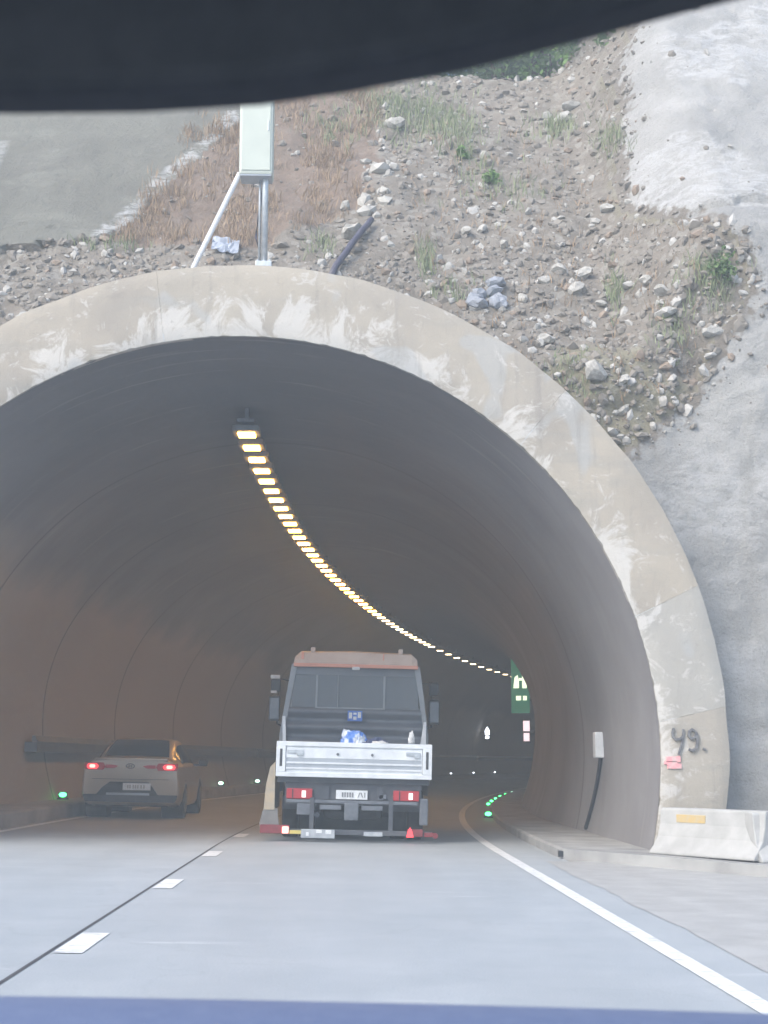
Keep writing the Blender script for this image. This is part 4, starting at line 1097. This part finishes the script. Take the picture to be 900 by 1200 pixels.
# rear window and side windows hugging the body
def top_z(x, y):
    _, w, zf, zs_, ws, zt_, wt = stn(y); t = min(1, abs(x)/wt)
    return zt_+.016-.016*t**2.2
b = MB(); NY, NX = 12, 16; vs = []
for i in range(NY+1):
    y = lerp(.74, 1.56, i/NY); w = lerp(.60, .50, i/NY)
    for j in range(NX+1):
        x = lerp(-w, w, j/NX); vs.append((x, bend(x, y) - .012, top_z(x, y)+.012))
b.add(vs, [(i*(NX+1)+j, i*(NX+1)+j+1, (i+1)*(NX+1)+j+1, (i+1)*(NX+1)+j) for i in range(NY) for j in range(NX)])
b.build('rear_window', M['car_glass'], car, True)
for sg in (-1, 1):
    b = MB(); vs = []; NY = 22
    for i in range(NY+1):
        y = lerp(1.0, 3.35, i/NY); pr = prof(y)
        for t in (.12, .5, .88):
            x = lerp(pr[8][0], pr[10][0], t); z = lerp(pr[8][1], pr[10][1], t)
            vs.append((sg*(x+.012), y, z))
    b.add(vs, [(i*3+j, i*3+j+1, (i+1)*3+j+1, (i+1)*3+j) for i in range(NY) for j in range(2)])
    b.build('side_window', M['car_glass'], car, True)
    m_ = MB().box(*sorted((sg*.92, sg*1.1)), 3.0, 3.14, .95, 1.08, .03).box(*sorted((sg*.8, sg*.93)), 3.05, 3.1, .96, 1.0).build('mirror', M['black'], car)
    for y in (.98, 3.62):
        w = MB().cyl_x(*sorted((sg*.70, sg*.915)), y, .325, .325).build('wheel', M['rubber'], car); smooth_angle(w)
        MB().cyl_x(*sorted((sg*.72, sg*.925)), y, .325, .22, 20, .01).build('rim', M['grey_steel'], w)
        MB().cyl_x(*sorted((sg*.5, sg*.905)), y, .34, .37, 28, .01).build('wheel_arch', M['black'], car)
MB().box(-.66, .66, .3, 3.9, .22, .3).build('underbody', M['black'], car)

# ------------------------------------------------------------------ inside the car the photo is taken from
own = empty('car_interior', (0, .6, .96)); tag(own, 'dark sun visor and bluish dashboard of the car around the viewer', 'car')
pl = [(-.32, 1.3145), (-.11, 1.3145), (-.07, 1.3155), (-.03, 1.3185), (0, 1.3235), (.04, 1.332), (.08, 1.3435), (.11, 1.3525), (.14, 1.361), (.19, 1.376), (.24, 1.40), (.25, 1.46), (.24, 1.478), (-.32, 1.478), (-.345, 1.38), (-.34, 1.33)]
v = MB().prism_y(pl, .45, .475).build('sun_visor', M['visor'])
bv = v.modifiers.new('bevel', 'BEVEL'); bv.width = .006; bv.segments = 3; bv.limit_method = 'ANGLE'; chi(v, own)
v = MB().box(-.75, .75, .2, .62, 1.475, 1.51, .012).build('headliner', M['visor']); chi(v, own)
b = MB(); n = 40; prof_d = [(1.0, .72), (1.0, .93), (.99, .955), (.96, .968), (.9, .972), (.86, .969), (.82, .958), (.76, .93), (.72, .9), (.70, .8), (.70, .72)]
vs = []
for i in range(n+1):
    x = -.75 + 1.5*i/n
    for y, z in prof_d: vs.append((x, y, z - .0155 - .025*x - .02*x*x))
k = len(prof_d)
b.add(vs, [(i*k+j, i*k+j+1, (i+1)*k+j+1, (i+1)*k+j) for i in range(n) for j in range(k-1)] + [tuple(range(k)), tuple(n*k+j for j in range(k))])
v = b.build('dashboard', M['dash'], smooth=True); chi(v, own)

# ------------------------------------------------------------------ air
m = bpy.data.materials.new('haze'); m.use_nodes = True; nt = m.node_tree; nt.nodes.clear()
out = nt.nodes.new('ShaderNodeOutputMaterial'); pv = nt.nodes.new('ShaderNodeVolumePrincipled')
pv.inputs['Color'].default_value = (.80, .91, .98, 1); pv.inputs['Density'].default_value = .0065; pv.inputs['Anisotropy'].default_value = .2
nt.links.new(pv.outputs[0], out.inputs['Volume'])
o = MB().box(-165, 165, -125, 265, -5.5, 27).build('haze', m); tag(o, kind='stuff')  # volume added to lift the darks, in place of windscreen veil glare

# ------------------------------------------------------------------ light
w = bpy.data.worlds.new('World'); sc.world = w; w.use_nodes = True; nt = w.node_tree
sky = nt.nodes.new('ShaderNodeTexSky'); sky.sky_type = 'NISHITA'; sky.sun_disc = False
EL, AZ = R(42), R(226)
sky.sun_elevation = EL; sky.sun_rotation = AZ; sky.dust_density = 2.5; sky.air_density = 1.0
nt.links.new(sky.outputs[0], nt.nodes['Background'].inputs[0]); nt.nodes['Background'].inputs[1].default_value = .12
sun = bpy.data.lights.new('sun', 'SUN'); sun.energy = 1.2; sun.angle = R(40); sun.color = (1, .965, .9)
so = bpy.data.objects.new('sun', sun); COL.objects.link(so)
d = Vector((math.sin(AZ)*math.cos(EL), math.cos(AZ)*math.cos(EL), math.sin(EL)))
so.rotation_euler = d.to_track_quat('Z', 'Y').to_euler()

# ------------------------------------------------------------------ camera
F = 1733.; TH = math.atan(293/F); PS = math.atan(44/F*math.cos(TH))
cam = bpy.data.cameras.new('camera'); co = bpy.data.objects.new('camera', cam); COL.objects.link(co); sc.camera = co
cam.sensor_fit = 'VERTICAL'; cam.sensor_height = 36; cam.sensor_width = 27; cam.lens = 36*F/1200
cam.clip_start = .02; cam.clip_end = 1000
co.location = (0, 0, 1.1)
fw = Vector((math.sin(PS)*math.cos(TH), math.cos(PS)*math.cos(TH), math.sin(TH)))
co.rotation_euler = fw.to_track_quat('-Z', 'Y').to_euler()
cam.dof.use_dof = True; cam.dof.focus_distance = 21; cam.dof.aperture_fstop = 16

sc.render.engine = 'CYCLES'
sc.cycles.use_denoising = True
sc.cycles.max_bounces = 6; sc.cycles.diffuse_bounces = 4; sc.cycles.volume_bounces = 1
sc.cycles.sample_clamp_indirect = 6
sc.view_settings.view_transform = 'Standard'; sc.view_settings.look = 'None'
sc.view_settings.exposure = 1.52; sc.view_settings.gamma = 1; sc.view_settings.use_curve_mapping = False
sc.render.resolution_x = 768; sc.render.resolution_y = 1024
